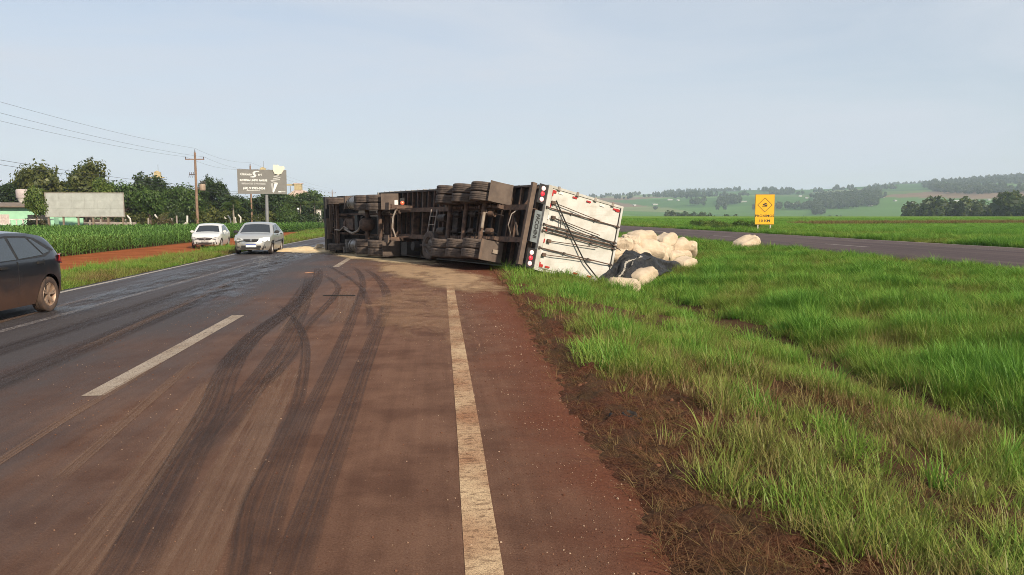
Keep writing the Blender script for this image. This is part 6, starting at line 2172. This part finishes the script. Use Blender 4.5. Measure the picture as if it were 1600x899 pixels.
C_corn = proto_coll('corn', corn_i)
xs_, ys_ = [], []
for row in range(84):
    X0 = -18.9 - row * .72
    yy = np.arange(12, 150, .24) + rg.uniform(0, .2)
    yback = np.interp(X0, [-62, -40, -18], [88, 96, 138])
    lim = (yy < yback) & (X0 > -.70 * yy - 9)
    yy = yy[lim]
    xs_.append(X0 + rg.normal(0, .05, len(yy)) + .15 * np.sin(yy * .2)); ys_.append(yy + rg.normal(0, .04, len(yy)))
x = np.concatenate(xs_); y = np.concatenate(ys_)
# thin out with distance and hidden depth of the stand
k = rg.uniform(0, 1, len(x)) < np.clip(60 / y, .42, 1)
x, y = x[k], y[k]
vis = np.abs((x / y) * 1200 + 690) < 2000
px_ = 800 + 1205 * np.tan(np.arctan2(x, y) - R(5.2))
key = np.where((px_ > 0), np.hypot(x, y), 1e6)
order = np.argsort(key)
own, rest = order[:290], order[290:]
z = ground_z(x, y)
for i in own:
    o = link('corn_plant', corn_o[int(i) % 5])
    o.location = (x[i], y[i], z[i])
    o.rotation_euler = (rg.normal(0, .05), rg.normal(0, .05), rg.uniform(0, 6.28))
    s = rg.uniform(.88, 1.12)
    o.scale = (s, s, s)
    tag(o, 'young corn plant in the front rows above the red soil', 'corn plant', 'corn plants of the front rows')
n = len(rest)
s = rg.uniform(.88, 1.15, n) * (1 + .12 * fnoise(x[rest], y[rest], .12, 12))
wide = np.clip(y[rest] / 60, 1, 1.55)
scatter('corn_field', np.stack([x[rest], y[rest], z[rest]], 1), np.stack([rg.normal(0, .06, n), rg.normal(0, .06, n), rg.uniform(0, 6.28, n)], 1), np.stack([s * wide, s * wide, s], 1), rg.integers(0, 5, n), np.clip(rg.normal(.5, .22, n), 0, 1), C_corn)

# ------------------------------------------------------------------ far woods and farm buildings on the hills
def far_tree(seed, tall):
    r = np.random.default_rng(seed)
    n = 150
    d = r.normal(size=(n, 3)); d /= np.linalg.norm(d, axis=1, keepdims=True)
    p = d * np.array([2.6, 2.6, 2.4 if not tall else 4.2]) * r.uniform(.5, 1.0, (n, 1)) + np.array([0, 0, 3.2 if not tall else 5.2])
    v, f = leaf_quads(p, d + r.normal(size=(n, 3)) * .4, .95, r)
    me = np_mesh('far_tree', v, f)
    me.materials.append(LM['far'])
    return me
C_far = proto_coll('far_tree', [far_tree(k, k >= 2) for k in range(4)])
PT, SC, IX = [], [], []
def wood(px0, px1, r0, r1, n, s0, s1, tall=False, thr=None, seed=1):
    px = rg.uniform(px0, px1, n); rr_ = rg.uniform(r0, r1, n)
    a = np.arctan((px - 800) / 1205.0) + R(5.2)
    x, y = rr_ * np.sin(a), rr_ * np.cos(a)
    if thr is not None:
        k = fnoise(x / 100, y / 140, 1.6, seed) > thr
        x, y = x[k], y[k]
    n = len(x)
    PT.append(np.stack([x, y, ground_z(x, y) - .3], 1))
    s = rg.uniform(s0, s1, n); SC.append(np.stack([s * 1.1, s * 1.1, s], 1))
    IX.append(rg.integers(2, 4, n) if tall else rg.integers(0, 4, n))
wood(1040, 1150, 600, 660, 150, .7, 1.3)
wood(1120, 1370, 1450, 1750, 1100, 1.0, 1.7, True, -.25, 14)
wood(1418, 1640, 455, 540, 300, .7, 1.5)
wood(1560, 1700, 430, 470, 70, 1.0, 1.7)
wood(1270, 1640, 1300, 2300, 3600, .9, 1.7, False, .46, 4)
wood(1200, 1660, 1900, 2900, 2200, 1.0, 1.8, False, .70, 5)
wood(1040, 1240, 2000, 2900, 1500, 1.0, 1.8, False, .70, 6)
wood(960, 1100, 1500, 2600, 900, 1.2, 2.0, False, .75, 7)
wood(1090, 1285, 3050, 3200, 320, 1.0, 1.9, False, .35, 8)
wood(1365, 1480, 3080, 3200, 130, 1.0, 1.8)
wood(1480, 1680, 4250, 4400, 420, 1.2, 2.2, False, -.2, 9)
wood(1540, 1700, 2600, 3050, 420, 1.1, 2.2, False, .0, 15)
wood(880, 1000, 1900, 3100, 500, 1.0, 1.6, False, .8, 10)
wood(1230, 1320, 1050, 1120, 60, .8, 1.2)
PTc = np.concatenate(PT); n = len(PTc)
scatter('far_woods', PTc, np.stack([np.zeros(n), np.zeros(n), rg.uniform(0, 6.28, n)], 1), np.concatenate(SC), np.concatenate(IX), rg.uniform(0, 1, n), C_far)

M_fwhite = pmat('farm_white', (.52, .50, .47), (.4, .39, .37), .2, .8)
M_fred = pmat('farm_roof', (.45, .20, .13), (.36, .16, .11), .2, .8)
M_fgrey = pmat('shed_roof', (.55, .54, .52), (.46, .45, .43), .2, .7)
def hill_point(px, py):
    """where the sight line through a far farm meets the hillside"""
    a = bearing(px)
    r = np.arange(620, 3250, 10.0)
    x, y = r * math.sin(a), r * math.cos(a)
    el = (ground_z(x, y) - 1.72) / (r * math.cos(a)) * 1200
    k = np.where(el >= 337 - py)[0]
    j = k[0] if len(k) else len(r) - 1
    return float(x[j]), float(y[j])
farms = [(1047, 313, 1), (1060, 314, 0), (992, 322, 0), (1024, 321, 1), (1162, 316, 1), (1250, 307, 0), (1260, 310, 0), (1288, 306, 2), (1276, 312, 1), (1340, 309, 1), (1357, 307, 0), (1376, 309, 1), (1313, 323, 0), (1360, 322, 1), (1399, 314, 0), (1426, 318, 1), (1240, 320, 0), (1495, 315, 1), (1545, 313, 0), (1585, 305, 1)]
for px, py, kd in farms:
    x, y = hill_point(px, py)
    d = math.hypot(x, y)
    L = (7 + 9 * (kd == 1)) * d / 2400
    W_, H_ = 8 * d / 2400, 2.2 * d / 2400
    e = empty('farmhouse', (x, y, float(ground_z(x, y)) + .3), R(random.uniform(-20, 20)),
              'tiny farmhouse with red roof on the far hillside' if kd == 2 else ('tiny white farmhouse on the far hazy hillside' if kd == 0 else 'long pale farm shed on the far hazy hillside'), 'house',
              'farm buildings on the hills')
    MB().box(-L / 2, L / 2, 0, W_, -3, H_).build('wall', M_fwhite, e)
    MB().prism([(-L / 2 - .5, -.8, H_ + .02), (-L / 2 - .5, W_ / 2, H_ * 1.6), (-L / 2 - .5, W_ + .8, H_ + .02)], (L + 1, 0, 0)).build('roof', M_fred if kd == 2 else M_fgrey, e)
x, y = X_at(1079, 655), 655
e = empty('farmhouse', (x, y, float(ground_z(x, y))), 0, 'pale farm shed standing among the belt of trees in the valley field', 'house')
MB().box(-3.2, 3.2, 0, 5, -1, 5.2).build('wall', M_fwhite, e)
MB().prism([(-3.6, -.6, 5.22), (-3.6, 2.5, 6.6), (-3.6, 5.6, 5.22)], (7.2, 0, 0)).build('roof', pmat('tan_roof', (.48, .38, .30), (.4, .3, .24), .3, .8), e)
tw_ = random.Random(2)
for k in range(11):
    px = (984, 988, 991, 997, 1000, 1004, 1009, 1014, 1024, 1031, 1040)[k]
    a = bearing(px)
    x, y = 3330 * math.sin(a), 3330 * math.cos(a)
    h = (14, 20, 17, 12, 26, 15, 12, 10, 9, 11, 7)[k]
    m = MB().box(-4, 4, 0, 8, -30, h).box(-2, 2, 2, 6, h + .01, h + 2.5)
    o = m.build('apartment_tower', M_fgrey)
    o.location = (x, y, 1.72 + (27 + (px - 980) * .03) / 1200 * 3200 - 3)
    tag(o, 'faint pale apartment tower on the hazy skyline', 'tower', 'towers on the skyline')
